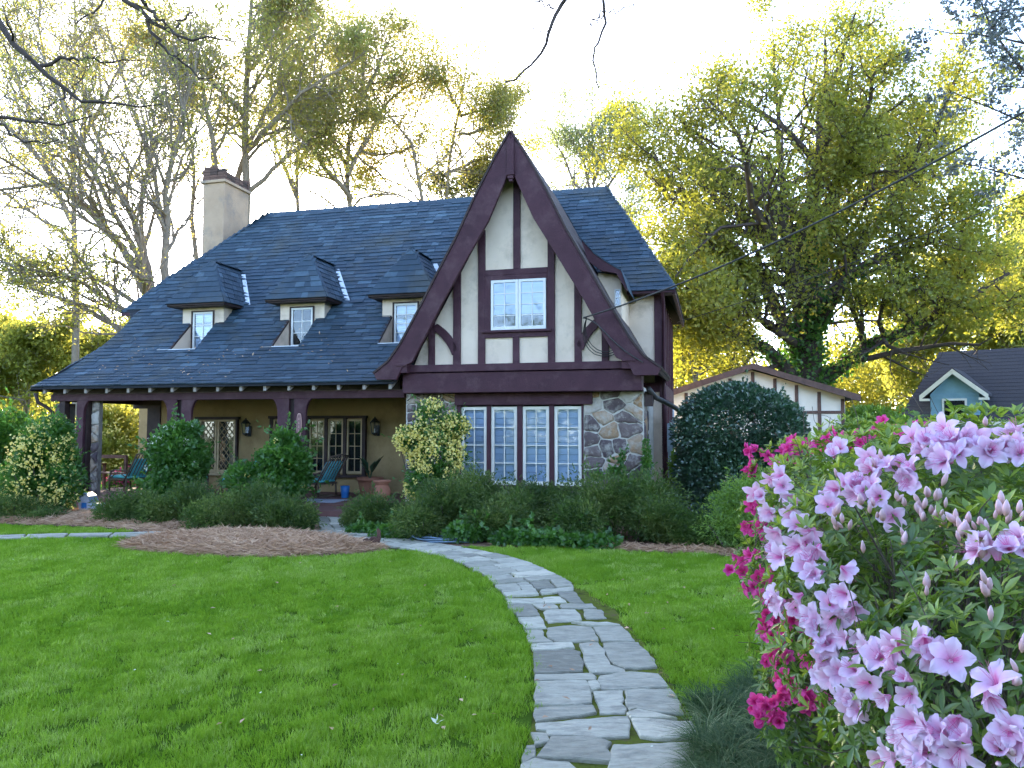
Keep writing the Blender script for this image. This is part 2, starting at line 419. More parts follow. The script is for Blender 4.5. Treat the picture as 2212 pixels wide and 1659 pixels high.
class MB:
    """collects shapes for ONE mesh object"""
    def __init__(self):
        self.v, self.f, self.t, self.tv = [], [], [], 0.5

    def add(self, pts, faces):
        n = len(self.v)
        self.v += [tuple(p) for p in pts]
        self.t += [self.tv] * len(pts)
        self.f += [[i + n for i in f] for f in faces]

    def box(self, x0, x1, y0, y1, z0, z1):
        self.add([(x0, y0, z0), (x1, y0, z0), (x1, y1, z0), (x0, y1, z0), (x0, y0, z1), (x1, y0, z1), (x1, y1, z1), (x0, y1, z1)],
                 [[0, 3, 2, 1], [4, 5, 6, 7], [0, 1, 5, 4], [1, 2, 6, 5], [2, 3, 7, 6], [3, 0, 4, 7]])
        return self

    def prism(self, poly, w0, w1):
        """poly in (u, z), swept from w0 to w1"""
        n = len(poly)
        pts = [(p[0], w0, p[1]) for p in poly] + [(p[0], w1, p[1]) for p in poly]
        self.add(pts, [list(range(n))[::1], list(range(2 * n - 1, n - 1, -1))] + [[i, n + i, n + (i + 1) % n, (i + 1) % n] for i in range(n)])
        return self

    def prism_u(self, poly, u0, u1):
        """poly in (w, z), swept along u"""
        n = len(poly)
        pts = [(u0, p[0], p[1]) for p in poly] + [(u1, p[0], p[1]) for p in poly]
        self.add(pts, [list(range(n)), list(range(2 * n - 1, n - 1, -1))] + [[i, n + i, n + (i + 1) % n, (i + 1) % n] for i in range(n)])
        return self

    def slab(self, quad, thick):
        """a flat or bent panel given by its top outline, thickened straight down"""
        n = len(quad)
        pts = [tuple(p) for p in quad] + [(p[0], p[1], p[2] - thick) for p in quad]
        self.add(pts, [list(range(n)), list(range(2 * n - 1, n - 1, -1))] + [[i, n + i, n + (i + 1) % n, (i + 1) % n] for i in range(n)])
        return self

    def tube(self, pts, r, s=6, caps=True):
        P = np.array(pts, dtype=float)
        R = np.full(len(P), r) if np.isscalar(r) else np.array(r, dtype=float)
        V, F = tubes(P[None], R[None], s)
        fl = [list(map(int, f)) for f in F]
        if caps:
            fl.append(list(range(s))[::-1])
            fl.append([len(V) - s + i for i in range(s)])
        self.add([tuple(p) for p in V], fl)
        return self

    def lathe(self, prof, c=(0, 0, 0), s=14):
        n = len(prof)
        pts = []
        for r, z in prof:
            for k in range(s):
                a = 2 * math.pi * k / s
                pts.append((c[0] + r * math.cos(a), c[1] + r * math.sin(a), c[2] + z))
        fl = [[i * s + k, i * s + (k + 1) % s, (i + 1) * s + (k + 1) % s, (i + 1) * s + k] for i in range(n - 1) for k in range(s)]
        self.add(pts, fl)
        return self

    def build(self, name, mat, parent=None, smooth=False, bevel=0.0):
        o = obj(name, self.v, self.f, mat, parent, self.t, smooth)
        if bevel:
            b = o.modifiers.new('bevel', 'BEVEL')
            b.width = bevel
            b.segments = 2
            b.limit_method = 'ANGLE'
        return o

def tubes(P, R, s):
    """P (n,k,3), R (n,k) -> vertices and quads of n tubes with s sides"""
    n, k, _ = P.shape
    T = np.gradient(P, axis=1)
    T /= np.linalg.norm(T, axis=2, keepdims=True) + 1e-9
    ref = np.array([0.31, 0.52, 0.79])
    N = np.cross(T, ref)
    N /= np.linalg.norm(N, axis=2, keepdims=True) + 1e-9
    B = np.cross(T, N)
    a = np.arange(s) * 2 * np.pi / s
    ring = N[:, :, None, :] * np.cos(a)[None, None, :, None] + B[:, :, None, :] * np.sin(a)[None, None, :, None]
    V = (P[:, :, None, :] + ring * R[:, :, None, None]).reshape(-1, 3)
    base = (np.arange(n)[:, None, None] * k + np.arange(k - 1)[None, :, None]) * s
    j = np.arange(s)[None, None, :]
    j2 = (j + 1) % s
    F = np.stack([base + j, base + j2, base + s + j2, base + s + j], axis=-1).reshape(-1, 4)
    return V, F

def unit(a):
    return a / (np.linalg.norm(a, axis=-1, keepdims=True) + 1e-9)

def resample(pts, k):
    P = np.array(pts, dtype=float)
    for _ in range(2):                                    # round the corners
        q = P.copy()
        q[1:-1] = 0.25 * P[:-2] + 0.5 * P[1:-1] + 0.25 * P[2:]
        m = np.empty((len(P) * 2 - 1, 3))
        m[0::2] = q
        m[1::2] = 0.5 * (q[1:] + q[:-1])
        P = m
    d = np.concatenate([[0], np.cumsum(np.linalg.norm(np.diff(P, axis=0), axis=1))])
    t = np.linspace(0, d[-1], k)
    return np.stack([np.interp(t, d, P[:, i]) for i in range(3)], axis=1)

def sprout(P, R, m, rng, t0=0.2, t1=1.0, ang=0.8, sd=0.25, lf=0.45, k=6, up=0.05, wig=0.25, rf=0.55, cap=9.0, floor=0.0):
    """m children on every branch of P"""
    n, kp, _ = P.shape
    L = np.linalg.norm(np.diff(P, axis=1), axis=2).sum(1)
    t = t0 + (t1 - t0) * (np.arange(m)[None, :] + rng.random((n, m))) / m
    x = np.clip(t * (kp - 1), 0, kp - 1.001)
    i = x.astype(int)
    fr = (x - i)[..., None]
    ii = np.arange(n)[:, None]
    base = P[ii, i] * (1 - fr) + P[ii, i + 1] * fr
    tan = unit(P[ii, i + 1] - P[ii, i])
    rp = R[ii, i] * (1 - fr[..., 0]) + R[ii, i + 1] * fr[..., 0]
    rv = rng.normal(size=(n, m, 3))
    perp = unit(rv - tan * (rv * tan).sum(-1, keepdims=True))
    a = (ang + sd * rng.normal(size=(n, m)))[..., None]
    d = np.cos(a) * tan + np.sin(a) * perp
    ln = np.minimum(L[:, None] * lf * (1.15 - 0.65 * t) * rng.uniform(0.6, 1.3, (n, m)), cap)
    ln = np.maximum(ln, floor * rng.uniform(0.6, 1.2, (n, m)))
    out = np.empty((n, m, k, 3))
    out[:, :, 0] = base
    p = base.copy()
    for j in range(1, k):
        d = unit(d + wig * rng.normal(size=d.shape) + np.array([0, 0, up]))
        p = p + d * (ln / (k - 1))[..., None]
        out[:, :, j] = p
    r0 = rp * rf
    rr = r0[..., None] * np.linspace(1, 0.35, k)
    return out.reshape(n * m, k, 3), rr.reshape(n * m, k)

def leaves(P, A, N, L, Wd, fold=0.15):
    """leaf blades: at P, pointing along A, facing N; 2 triangles each, folded along the midrib"""
    A = unit(A)
    S = unit(np.cross(A, N))
    N = np.cross(S, A)
    L = np.asarray(L)[:, None]
    Wd = np.asarray(Wd)[:, None]
    mid = P + A * L * 0.45
    l = mid + S * Wd * 0.5 + N * Wd * fold
    r = mid - S * Wd * 0.5 + N * Wd * fold
    t = P + A * L
    V = np.stack([P, l, t, r], axis=1).reshape(-1, 3)
    b = np.arange(len(P))[:, None] * 4
    F = np.concatenate([b + np.array([0, 1, 2]), b + np.array([0, 2, 3])], axis=0)
    return V, F

def leaf_cloud(name, P, size, mat, parent, rng, aspect=0.55, sizevar=0.35, A=None, tint=None, droop=0.0, kind=None):
    n = len(P)
    if A is None:
        A = rng.normal(size=(n, 3))
    A = A + np.array([0, 0, -droop])
    N = rng.normal(size=(n, 3)) + np.array([0, 0, 0.5])
    L = size * rng.uniform(1 - sizevar, 1 + sizevar, n)
    V, F = leaves(P, A, N, L, L * aspect)
    if tint is None:
        tint = rng.random(n)
    o = obj(name, V, F, mat, parent, np.repeat(np.clip(tint, 0, 1), 4))
    if kind:
        o['kind'] = kind
    return o

def clump_noise(P, scale, seed=0):
    """smooth 0..1 variation through space"""
    r = np.random.default_rng(seed)
    v = np.zeros(len(P))
    for i in range(5):
        k = r.normal(size=3) / scale * (1.0 + 0.5 * i)
        v += np.sin(P @ k + r.uniform(0, 6.28)) / (1 + 0.4 * i)
    return np.clip(0.5 + v * 0.22, 0, 1)

def tree(name, label, group, limbs, rng, bark, leafmat, levels, nleaf, lsize, spread=0.12, limb_names=None,
         twig_sides=3, droop=0.0, keep=None, tint_clump=2.5, cat='tree', twig_min=0.007, clear=0.0):
    """limbs: list of (polyline world points, r0, r1); levels: list of dicts for sprout"""
    base = np.array(limbs[0][0][0])
    root = empty(name, base)
    tag(root, label, cat, group)
    PL, RL = [], []
    for i, (pts, r0, r1) in enumerate(limbs):
        p = resample(pts, 12)
        p[1:-1] += rng.normal(size=(10, 3)) * 0.35 * r0 if r0 < 0.3 else rng.normal(size=(10, 3)) * 0.10 * r0
        r = np.linspace(r0, r1, 12)
        if p[0, 2] < clear < p[-1, 2]:                       # the clean stem carries no branches
            q = resample(pts, 80)
            j = int(np.argmax(q[:, 2] > clear))
            PL.append(q[np.linspace(j, 79, 12).astype(int)])
            RL.append(np.interp(np.linspace(j, 79, 12), [0, 79], [r0, r1]))
        else:
            PL.append(p)
            RL.append(r)
        V, F = tubes(p[None], r[None], 8)
        obj('trunk' if i == 0 else 'limb', V - base, F, bark, root, smooth=True)
    P, R = np.array(PL), np.array(RL)
    pool, Vs, Fs, off = [], [], [], 0
    for li, lv in enumerate(levels):
        lv = dict(lv)
        m = lv.pop('m')
        P2, R2 = sprout(P, R, m, rng, **lv)
        R2 = np.maximum(R2, twig_min)
        V, F = tubes(P2, R2, 5 if li == 0 else twig_sides)
        Vs.append(V)
        Fs.append(F + off)
        off += len(V)
        P, R = P2, R2
    tw = obj('branch_work', np.concatenate(Vs) - base, np.concatenate(Fs), bark, root, smooth=True)
    tw['kind'] = 'stuff'
    if nleaf:
        n, k, _ = P.shape
        t = rng.uniform(0.15, 1.0, (n, nleaf)) * (k - 1)
        i = np.minimum(t.astype(int), k - 2)
        fr = (t - i)[..., None]
        ii = np.arange(n)[:, None]
        Q = (P[ii, i] * (1 - fr) + P[ii, i + 1] * fr).reshape(-1, 3)
        Q = Q + rng.normal(size=Q.shape) * spread
        if keep is not None:
            Q = Q[keep(Q)]
        tint = 0.6 * clump_noise(Q, tint_clump, 3) + 0.4 * rng.random(len(Q))
        leaf_cloud('crown', Q - base, lsize, leafmat, root, rng, tint=tint, droop=droop)
    return root

# ================================================================== THE GROUND
def poly_px(px, z=0.0):
    return np.array([gp(x, y, z)[:2] if y is not None else x for x, y in px])

def sheet(name, poly, z, mat, kind='structure'):
    """a flat sheet with an arbitrary outline (world xy)"""
    import bmesh
    bm = bmesh.new()
    vs = [bm.verts.new((p[0], p[1], z)) for p in poly]
    f = bm.faces.new(vs)
    if f.normal.z < 0:
        f.normal_flip()
    bmesh.ops.triangulate(bm, faces=bm.faces[:])
    me = bpy.data.meshes.new(name)
    bm.to_mesh(me)
    bm.free()
    me.materials.append(mat)
    o = link(name, me)
    o['kind'] = kind
    return o

def inside(P, poly):
    x, y = P[:, 0], P[:, 1]
    c = np.zeros(len(P), dtype=bool)
    j = len(poly) - 1
    for i in range(len(poly)):
        xi, yi, xj, yj = *poly[i], *poly[j]
        m = ((yi > y) != (yj > y)) & (x < (xj - xi) * (y - yi) / (yj - yi + 1e-12) + xi)
        c ^= m
        j = i
    return c

sheet('ground', [(-300, -60), (300, -60), (300, 500), (-300, 500)], -0.012, M['ground'])

LAWN_A = poly_px([(1125, 1720), (1148, 1560), (1153, 1480), (1146, 1420), (1127, 1350), (1094, 1300), (1047, 1250), (998, 1224),
                  (938, 1202), (880, 1192), (830, 1194), (760, 1201), (640, 1208), (500, 1207), (380, 1201), (290, 1193), (250, 1181),
                  (300, 1166), (150, 1164), (0, 1169), (-300, 1176)])
LAWN_A = np.vstack([LAWN_A, [(-4.2, 2.4), (-0.02, 2.4)]])
LAWN_B = poly_px([(1540, 1659), (1493, 1560), (1448, 1460), (1394, 1390), (1334, 1320), (1244, 1263), (1134, 1213), (1062, 1197),
                  (1000, 1184), (1200, 1186), (1400, 1195), (1600, 1204)])
LAWN_B = np.vstack([LAWN_B, [(4.2, 9.6), (2.6, 4.0), (1.2, 3.0)]])
LAWN_C = poly_px([(-300, 1131), (0, 1135), (96, 1138), (216, 1142), (300, 1151), (150, 1152), (0, 1157), (-300, 1164)])
sheet('lawn', LAWN_A, -0.004, M['lawn'])
sheet('lawn', LAWN_B, -0.004, M['lawn'])
sheet('lawn', LAWN_C, -0.004, M['lawn'])

BED = poly_px([(-500, 1126), (0, 1132), (96, 1135), (216, 1139), (310, 1150), (420, 1154), (640, 1146), (745, 1150), (930, 1173),
               (1000, 1181), (1200, 1183), (1400, 1193), (1600, 1203), (1800, 1208)])
BED = np.vstack([BED, [hw(9, 0.5)[:2], hw(9, 3)[:2], hw(-16, 3)[:2]]])
sheet('mulch_bed', BED, 0.002, M['mulch'])

# grass: one object that scatters its own tuft over its own points
def scatter_tree():
    ng = bpy.data.node_groups.new('scatter_own_tuft', 'GeometryNodeTree')
    ng.interface.new_socket('Geometry', in_out='INPUT', socket_type='NodeSocketGeometry')
    ng.interface.new_socket('Geometry', in_out='OUTPUT', socket_type='NodeSocketGeometry')
    gi, go = ng.nodes.new('NodeGroupInput'), ng.nodes.new('NodeGroupOutput')
    def attr(nm, t):
        n = ng.nodes.new('GeometryNodeInputNamedAttribute')
        n.data_type = t
        n.inputs['Name'].default_value = nm
        return [o for o in n.outputs if o.enabled and o.name == 'Attribute'][0]
    sep = ng.nodes.new('GeometryNodeSeparateGeometry')
    sep.domain = 'POINT'
    cmp_ = ng.nodes.new('FunctionNodeCompare')
    cmp_.data_type = 'FLOAT'
    cmp_.operation = 'GREATER_THAN'
    ng.links.new(attr('is_spot', 'FLOAT'), cmp_.inputs[0])
    cmp_.inputs[1].default_value = 0.5
    ng.links.new(gi.outputs[0], sep.inputs['Geometry'])
    ng.links.new(cmp_.outputs[0], sep.inputs['Selection'])
    iop = ng.nodes.new('GeometryNodeInstanceOnPoints')
    ng.links.new(sep.outputs[0], iop.inputs['Points'])
    ng.links.new(sep.outputs[1], iop.inputs['Instance'])
    e2r = ng.nodes.new('FunctionNodeEulerToRotation')
    ng.links.new(attr('spot_rot', 'FLOAT_VECTOR'), e2r.inputs[0])
    ng.links.new(e2r.outputs[0], iop.inputs['Rotation'])
    ng.links.new(attr('spot_scale', 'FLOAT_VECTOR'), iop.inputs['Scale'])
    ng.links.new(iop.outputs[0], go.inputs[0])
    return ng
SCATTER = scatter_tree()

def scattered(name, label, spots, rot, scale, ptint, TV, TF, TT, mat):
    """stuff: tuft (TV, TF, TT) repeated on spots"""
    n, m = len(spots), len(TV)
    V = np.concatenate([TV, spots])
    me = mesh_from(name, V, TF, mat, np.concatenate([TT, np.zeros(n)]))
    for nm, t, arr in (('is_spot', 'FLOAT', np.concatenate([np.zeros(m), np.ones(n)])), ('patch', 'FLOAT', np.concatenate([np.zeros(m), ptint])),
                       ('spot_rot', 'FLOAT_VECTOR', np.concatenate([np.zeros((m, 3)), rot])), ('spot_scale', 'FLOAT_VECTOR', np.concatenate([np.ones((m, 3)), scale]))):
        a_ = me.attributes.new(nm, t, 'POINT')
        a_.data.foreach_set('vector' if t == 'FLOAT_VECTOR' else 'value', arr.astype(np.float32).reshape(-1))
    o = link(name, me)
    md = o.modifiers.new('scatter', 'NODES')
    md.node_group = SCATTER
    return tag(o, label, None, None, 'stuff')

def blades(n, rad, hmin, hmax, wide, seed, lean=(.1, .8), segs=2):
    r = np.random.default_rng(seed)
    a = r.uniform(0, 6.28, n)
    q = np.sqrt(r.random(n)) * rad
    P = np.column_stack([np.cos(a) * q, np.sin(a) * q, np.full(n, -.004)])
    h = r.uniform(hmin, hmax, n)
    b = r.uniform(0, 6.28, n)
    S = np.column_stack([np.cos(b), np.sin(b), np.zeros(n)]) * (wide * r.uniform(.7, 1.3, n))[:, None]
    c = r.uniform(0, 6.28, n)
    ld = np.column_stack([np.cos(c), np.sin(c), np.zeros(n)]) * (r.uniform(*lean, n) * h)[:, None]
    up = np.array([0, 0, 1.])
    mid = P + ld * .35 + up * (h * .6)[:, None]
    tip = P + ld + up * h[:, None]
    V = np.stack([P - S, P + S, mid + S * .75, mid - S * .75, tip], axis=1).reshape(-1, 3)
    i = np.arange(n)[:, None] * 5
    return V, [i + np.array([0, 1, 2, 3]), i + np.array([3, 2, 4])], np.repeat(r.random(n), 5)

def grass(name, poly, dens, label, seed):
    rng = np.random.default_rng(seed)
    (x0, y0), (x1, y1) = poly.min(0), poly.max(0)
    P = rng.uniform((x0, y0), (x1, y1), (int(dens * (x1 - x0) * (y1 - y0)), 2))
    P = P[inside(P, poly)]
    P = P[np.abs(P[:, 0]) < .75 * P[:, 1] + 1.5]
    n = len(P)
    p3 = np.column_stack([P, np.full(n, -.004)])
    big, small = clump_noise(p3, .75, seed + 1), clump_noise(p3, .17, seed + 2)
    patch = np.clip(-.05 + .55 * big + .45 * small + .30 * rng.random(n), 0, 1)
    pale = rng.random(n) < .05 + .45 * (clump_noise(p3, .40, seed + 5) > .70)
    patch[pale] = rng.uniform(.9, 1.3, pale.sum())
    rot = np.column_stack([rng.normal(size=n) * .16, rng.normal(size=n) * .16, rng.uniform(0, 6.28, n)])
    sz = (.72 + .55 * small) * rng.uniform(.8, 1.2, n)
    wd = np.clip(.75 + P[:, 1] * .05, .9, 1.5)
    return scattered(name, label, p3, rot, np.column_stack([wd, wd, sz]), patch, *blades(90, .085, .022, .050, .0021, seed + 9), M['grass'])

grass('grass', LAWN_A, 190, 'bright green mown grass of the round front lawn', 11)
grass('grass', LAWN_B, 190, 'bright green mown grass between the stone path and the azaleas', 12)
grass('grass', LAWN_C, 120, 'strip of green grass beside the mulch under the porch', 13)

# pine straw mound
STRAW = poly_px([(255, 1180), (330, 1162), (480, 1152), (620, 1153), (740, 1166), (800, 1178), (832, 1189), (760, 1198), (640, 1205),
                 (500, 1204), (380, 1198), (290, 1191)])
def mound(P, poly, h, edge=0.5):
    d = np.full(len(P), 9.0)
    for i in range(len(poly)):
        a, b = poly[i], poly[(i + 1) % len(poly)]
        ab = b - a
        t = np.clip(((P - a) @ ab) / (ab @ ab), 0, 1)
        d = np.minimum(d, np.linalg.norm(P - (a + t[:, None] * ab), axis=1))
    return h * np.clip(d / edge, 0, 1) ** 0.6

def straw(name, poly, n, h, label, seed, length=0.16):
    rng = np.random.default_rng(seed)
    P = rng.uniform(poly.min(0), poly.max(0), (n, 2))
    P = P[inside(P, poly)]
    n = len(P)
    z = mound(P, poly, h) + 0.02 * clump_noise(np.column_stack([P, np.zeros(n)]), 0.15, seed) + rng.uniform(0, 0.02, n)
    p3 = np.column_stack([P, z])
    ang = rng.uniform(0, 2 * np.pi, n)
    A = np.column_stack([np.cos(ang), np.sin(ang), rng.normal(size=n) * 0.22])
    L = rng.uniform(0.6, 1.3, n) * length
    V, F = leaves(p3, A, rng.normal(size=(n, 3)), L, np.full(n, 0.011), 0.1)
    t = 0.5 * clump_noise(p3, 0.3, seed + 2) + 0.5 * rng.random(n)
    o = obj(name, V, F, M['straw'], None, np.repeat(t, 4))
    o['kind'] = 'stuff'
    tag(o, label)

def mound_mesh(name, poly, h, mat):
    g = np.stack(np.meshgrid(np.linspace(*[poly[:, 0].min(), poly[:, 0].max()], 60), np.linspace(poly[:, 1].min(), poly[:, 1].max(), 40)), -1)
    P = g.reshape(-1, 2)
    ins = inside(P, poly)
    z = np.where(ins, mound(P, poly, h) + 0.004, -0.03)
    i = np.arange(40 * 60).reshape(40, 60)
    F = np.stack([i[:-1, :-1], i[:-1, 1:], i[1:, 1:], i[1:, :-1]], -1).reshape(-1, 4)
    F = F[ins[F].any(1)]
    o = obj(name, np.column_stack([P, z]), F, mat, None, None, True)
    o['kind'] = 'structure'

mound_mesh('mulch_mound', STRAW, 0.09, M['mulch'])
straw('pine_straw', STRAW, 42000, 0.09, 'oval mound of brown pine straw on the lawn', 21)
STRAW2 = poly_px([(60, 1118), (125, 1104), (210, 1102), (330, 1118), (520, 1125), (640, 1146), (420, 1153), (310, 1149), (216, 1138), (96, 1134), (0, 1131), (0, 1122)])
straw('pine_straw', STRAW2, 30000, 0.03, 'brown pine straw mulch at the foot of the porch shrubs', 22)
STRAW3 = poly_px([(1380, 1180), (1620, 1188), (1700, 1205), (1600, 1202), (1400, 1192), (1200, 1182), (1050, 1176)])
straw('pine_straw', STRAW3, 9000, 0.02, 'thin brown straw edging beside the lawn under the foundation shrubs', 23)

# ------------------------------------------------------------------ stone path
LEFT = [(1118, 1720), (1130, 1659), (1150, 1560), (1157, 1480), (1150, 1420), (1130, 1350), (1097, 1300), (1050, 1250), (1000, 1222), (940, 1201),
        (880, 1189), (830, 1181), (770, 1168), (700, 1160), (600, 1157), (450, 1157), (310, 1160), (150, 1163), (0, 1168), (-260, 1174)]
RIGHT = [(1580, 1740), (1530, 1659), (1490, 1560), (1445, 1460), (1390, 1390), (1330, 1320), (1240, 1262), (1130, 1212), (1060, 1196), (990, 1184),
         (930, 1175), (860, 1165), (790, 1156), (730, 1149), (620, 1147), (450, 1149), (310, 1152), (150, 1155), (0, 1160), (-260, 1165)]
Lp, Rp = poly_px(LEFT), poly_px(RIGHT)
path = sheet('stone_path', np.vstack([Lp, Rp[::-1]]), 0.006, M['pathsoil'])
rs = np.random.default_rng(31)

def flag(poly, top=0.03, tint=0.5, grow=0.0):
    """one flagstone from its outline (world xy): chipped edges, slightly uneven top"""
    P = np.array(poly)
    c = P.mean(0)
    P = P + unit(P - c) * grow
    out = []
    for i in range(len(P)):
        a, b = P[i], P[(i + 1) % len(P)]
        ln = np.linalg.norm(b - a)
        k = max(1, min(6, int(ln / 0.075)))
        nrm = np.array([-(b - a)[1], (b - a)[0]]) / (ln + 1e-9)
        for j in range(k):
            q = a + (b - a) * (j / k)
            out.append(q + nrm * rs.normal() * 0.009 if j else q + (c - q) * rs.uniform(0.0, 0.03))
    P = np.array(out)
    n = len(P)
    dirs = c - P
    dl = np.linalg.norm(dirs, axis=1, keepdims=True)
    ins = P + dirs / dl * np.minimum(0.007, dl * 0.2)
    tilt = rs.normal(size=2) * 0.006
    zt = top + (P - c) @ tilt + rs.normal(size=n) * 0.0012
    V = np.vstack([np.column_stack([P, np.full(n, 0.0)]), np.column_stack([P, zt - 0.007]), np.column_stack([ins, zt])])
    F = []
    for r in range(2):
        F += [[r * n + i, r * n + (i + 1) % n, (r + 1) * n + (i + 1) % n, (r + 1) * n + i] for i in range(n)]
    F.append([2 * n + i for i in range(n)])
    o = obj('stone', V, F, M['pathstone'], path, np.full(len(V), tint))
    return o

ZS = [  # the near stones, traced one by one
    [(735, 1545), (1275, 1535), (1310, 1700), (700, 1700)], [(360, 1495), (640, 1505), (712, 1530), (710, 1645), (520, 1628), (272, 1620), (345, 1530)],
    [(270, 1412), (500, 1390), (818, 1368), (823, 1488), (640, 1495), (350, 1478), (335, 1450), (275, 1445)], [(848, 1387), (1195, 1405), (1256, 1503), (897, 1490)],
    [(820, 1350), (875, 1332), (990, 1355), (1105, 1383), (840, 1378)], [(612, 1217), (788, 1212), (798, 1343), (652, 1346)],
    [(818, 1250), (803, 1217), (1070, 1207), (1110, 1242), (1148, 1348), (990, 1343), (872, 1322), (835, 1332)], [(264, 1162), (568, 1157), (588, 1230), (598, 1288), (450, 1303), (266, 1298)],
    [(266, 1315), (603, 1306), (620, 1345), (430, 1372), (272, 1392)], [(652, 1127), (830, 1102), (1000, 1117), (1058, 1188), (930, 1196), (662, 1203), (642, 1152)],
    [(582, 1162), (630, 1157), (648, 1198), (600, 1208)], [(257, 977), (490, 967), (538, 1020), (543, 1093), (265, 1108)], [(264, 1114), (600, 1107), (622, 1125), (618, 1148), (266, 1148)],
    [(527, 932), (640, 927), (678, 1000), (712, 1060), (798, 1087), (806, 1103), (592, 1103)], [(672, 932), (880, 927), (938, 985), (992, 1068), (800, 1078), (732, 1048), (692, 985)],
    [(242, 932), (480, 922), (493, 950), (252, 966)], [(337, 832), (480, 817), (600, 832), (638, 905), (400, 916), (347, 890)], [(614, 827), (780, 822), (856, 908), (662, 908)],
    [(202, 847), (303, 842), (328, 895), (366, 915), (227, 918)], [(163, 772), (290, 767), (328, 830), (197, 833)], [(332, 722), (500, 720), (537, 778), (342, 798), (327, 760)],
    [(484, 797), (690, 802), (768, 815), (600, 818)], [(553, 717), (658, 720), (688, 768), (572, 773)], [(97, 692), (235, 687), (288, 755), (152, 758)], [(253, 692), (370, 687), (398, 713), (302, 716)],
    [(418, 684), (600, 684), (627, 710), (427, 710)], [(87, 652), (300, 652), (308, 678), (102, 683)], [(313, 647), (410, 642), (447, 673), (322, 678)], [(390, 614), (500, 614), (556, 678), (472, 673)],
    [(240, 1472), (328, 1477), (343, 1520), (262, 1545)], [(187, 1620), (212, 1557), (258, 1552), (255, 1618), (190, 1657)], [(190, 1662), (262, 1630), (460, 1652), (520, 1700), (180, 1710)],
    [(560, 1205), (596, 1215), (606, 1260), (594, 1228)]]
for z in ZS:
    pts = [gp((1200 + x / 2.457) * 0.8848, (1200 + y / 2.457) * 0.8848)[:2] for x, y in z]
    flag(pts, 0.018 + rs.uniform(0, 0.010), float(np.clip(rs.normal(0.52, 0.22), 0.05, 0.98)), 0.012)
# farther stones: rows across the path
def edge_run(P, n):
    d = np.concatenate([[0], np.cumsum(np.linalg.norm(np.diff(P, axis=0), axis=1))])
    t = np.linspace(0, d[-1], n)
    return np.column_stack([np.interp(t, d, P[:, 0]), np.interp(t, d, P[:, 1])]), d[-1]
def lay(Lq, Rq, step):
    _, ln = edge_run(0.5 * (edge_run(Lq, 50)[0] + edge_run(Rq, 50)[0]), 50)
    n = max(2, int(ln / step))
    A, _ = edge_run(Lq, n * 8 + 1)
    B, _ = edge_run(Rq, n * 8 + 1)
    cuts = [0] + [int(8 * i + rs.integers(-2, 3)) for i in range(1, n)] + [n * 8]
    for i in range(n):
        a0, a1, b0, b1 = A[cuts[i]], A[cuts[i + 1]], B[cuts[i]], B[cuts[i + 1]]
        k = rs.choice([2, 2, 3, 3, 4]) if step < .4 else rs.choice([2, 3])
        fr = [0] + sorted([(j + rs.uniform(-0.22, 0.22)) / k for j in range(1, k)]) + [1]
        for j in range(k):
            sh = rs.normal() * 0.02
            q = [a0 + (b0 - a0) * fr[j], a0 + (b0 - a0) * fr[j + 1], a1 + (b1 - a1) * (fr[j + 1] + sh * (j < k - 1)), a1 + (b1 - a1) * (fr[j] + sh * (j > 0))]
            c = np.mean(q, axis=0)
            q = [c + (p - c) * (1 - 0.014 / (np.linalg.norm(p - c) + 0.03)) for p in q]
            flag(q, 0.022 + rs.uniform(0, 0.012), float(np.clip(rs.normal(0.55, 0.22), 0.05, 0.98)))
far_l = np.vstack([gp((1200 + 85 / 2.457) * 0.8848, (1200 + 648 / 2.457) * 0.8848)[:2][None], Lp[7:14]])
far_r = np.vstack([gp((1200 + 500 / 2.457) * 0.8848, (1200 + 610 / 2.457) * 0.8848)[:2][None], Rp[6:14]])
lay(far_l, far_r, 0.29)
lay(Lp[13:], Rp[13:], 0.5)
ENTRY_L = poly_px([(700, 1158), (690, 1140), (684, 1122), (680, 1108)])
ENTRY_R = poly_px([(775, 1158), (765, 1140), (752, 1122), (745, 1108)])
o = sheet('entry_path', np.vstack([ENTRY_L, ENTRY_R[::-1]]), 0.007, M['pathsoil'])
path = o
lay(ENTRY_L, ENTRY_R, 0.5)

# ================================================================== THE HOUSE
house = empty('tudor_house', HO, -TH)
tag(house, 'half-timbered cottage with slate roof, steep cream gable and deep shaded porch', 'house')
PW = [0, .6, 1.3, 1.9, 2.5, 5.2]
PZ = [2.55, 2.88, 3.43, 4.0, 4.6, 7.65]
def rz(w):
    return np.interp(w, PW, PZ)
LB_W = [0, .8, 1.44, 1.85, 2.44, 2.46, 3.38, 4.01, 4.9, 5.2]
LB_U = [-10.91, -10.77, -10.42, -10.30, -10.28, -10.80, -10.18, -9.55, -8.76, -8.37]
def ul(w):
    return np.interp(w, LB_W, LB_U)
def ur(w):
    return np.where(np.asarray(w) < 2.46, -np.maximum(ghalf(rz(np.maximum(w, 0))) - 0.35, 0.4), np.interp(w, [2.46, 5.2], [2.84, 1.09]))
GU = [0, .30, .67, 1.04, 1.40, 1.78, 2.16, 2.40, 2.70]
GZ = [7.17, 6.68, 6.0, 5.24, 4.6, 3.9, 3.24, 2.92, 2.69]
def ghalf(z):
    return np.interp(z, GZ[::-1], GU[::-1], left=2.7, right=0.0)
DORM = [-8.08, -5.47, -2.93]
NW0, NW1, NH = 1.30, 2.02, 0.34

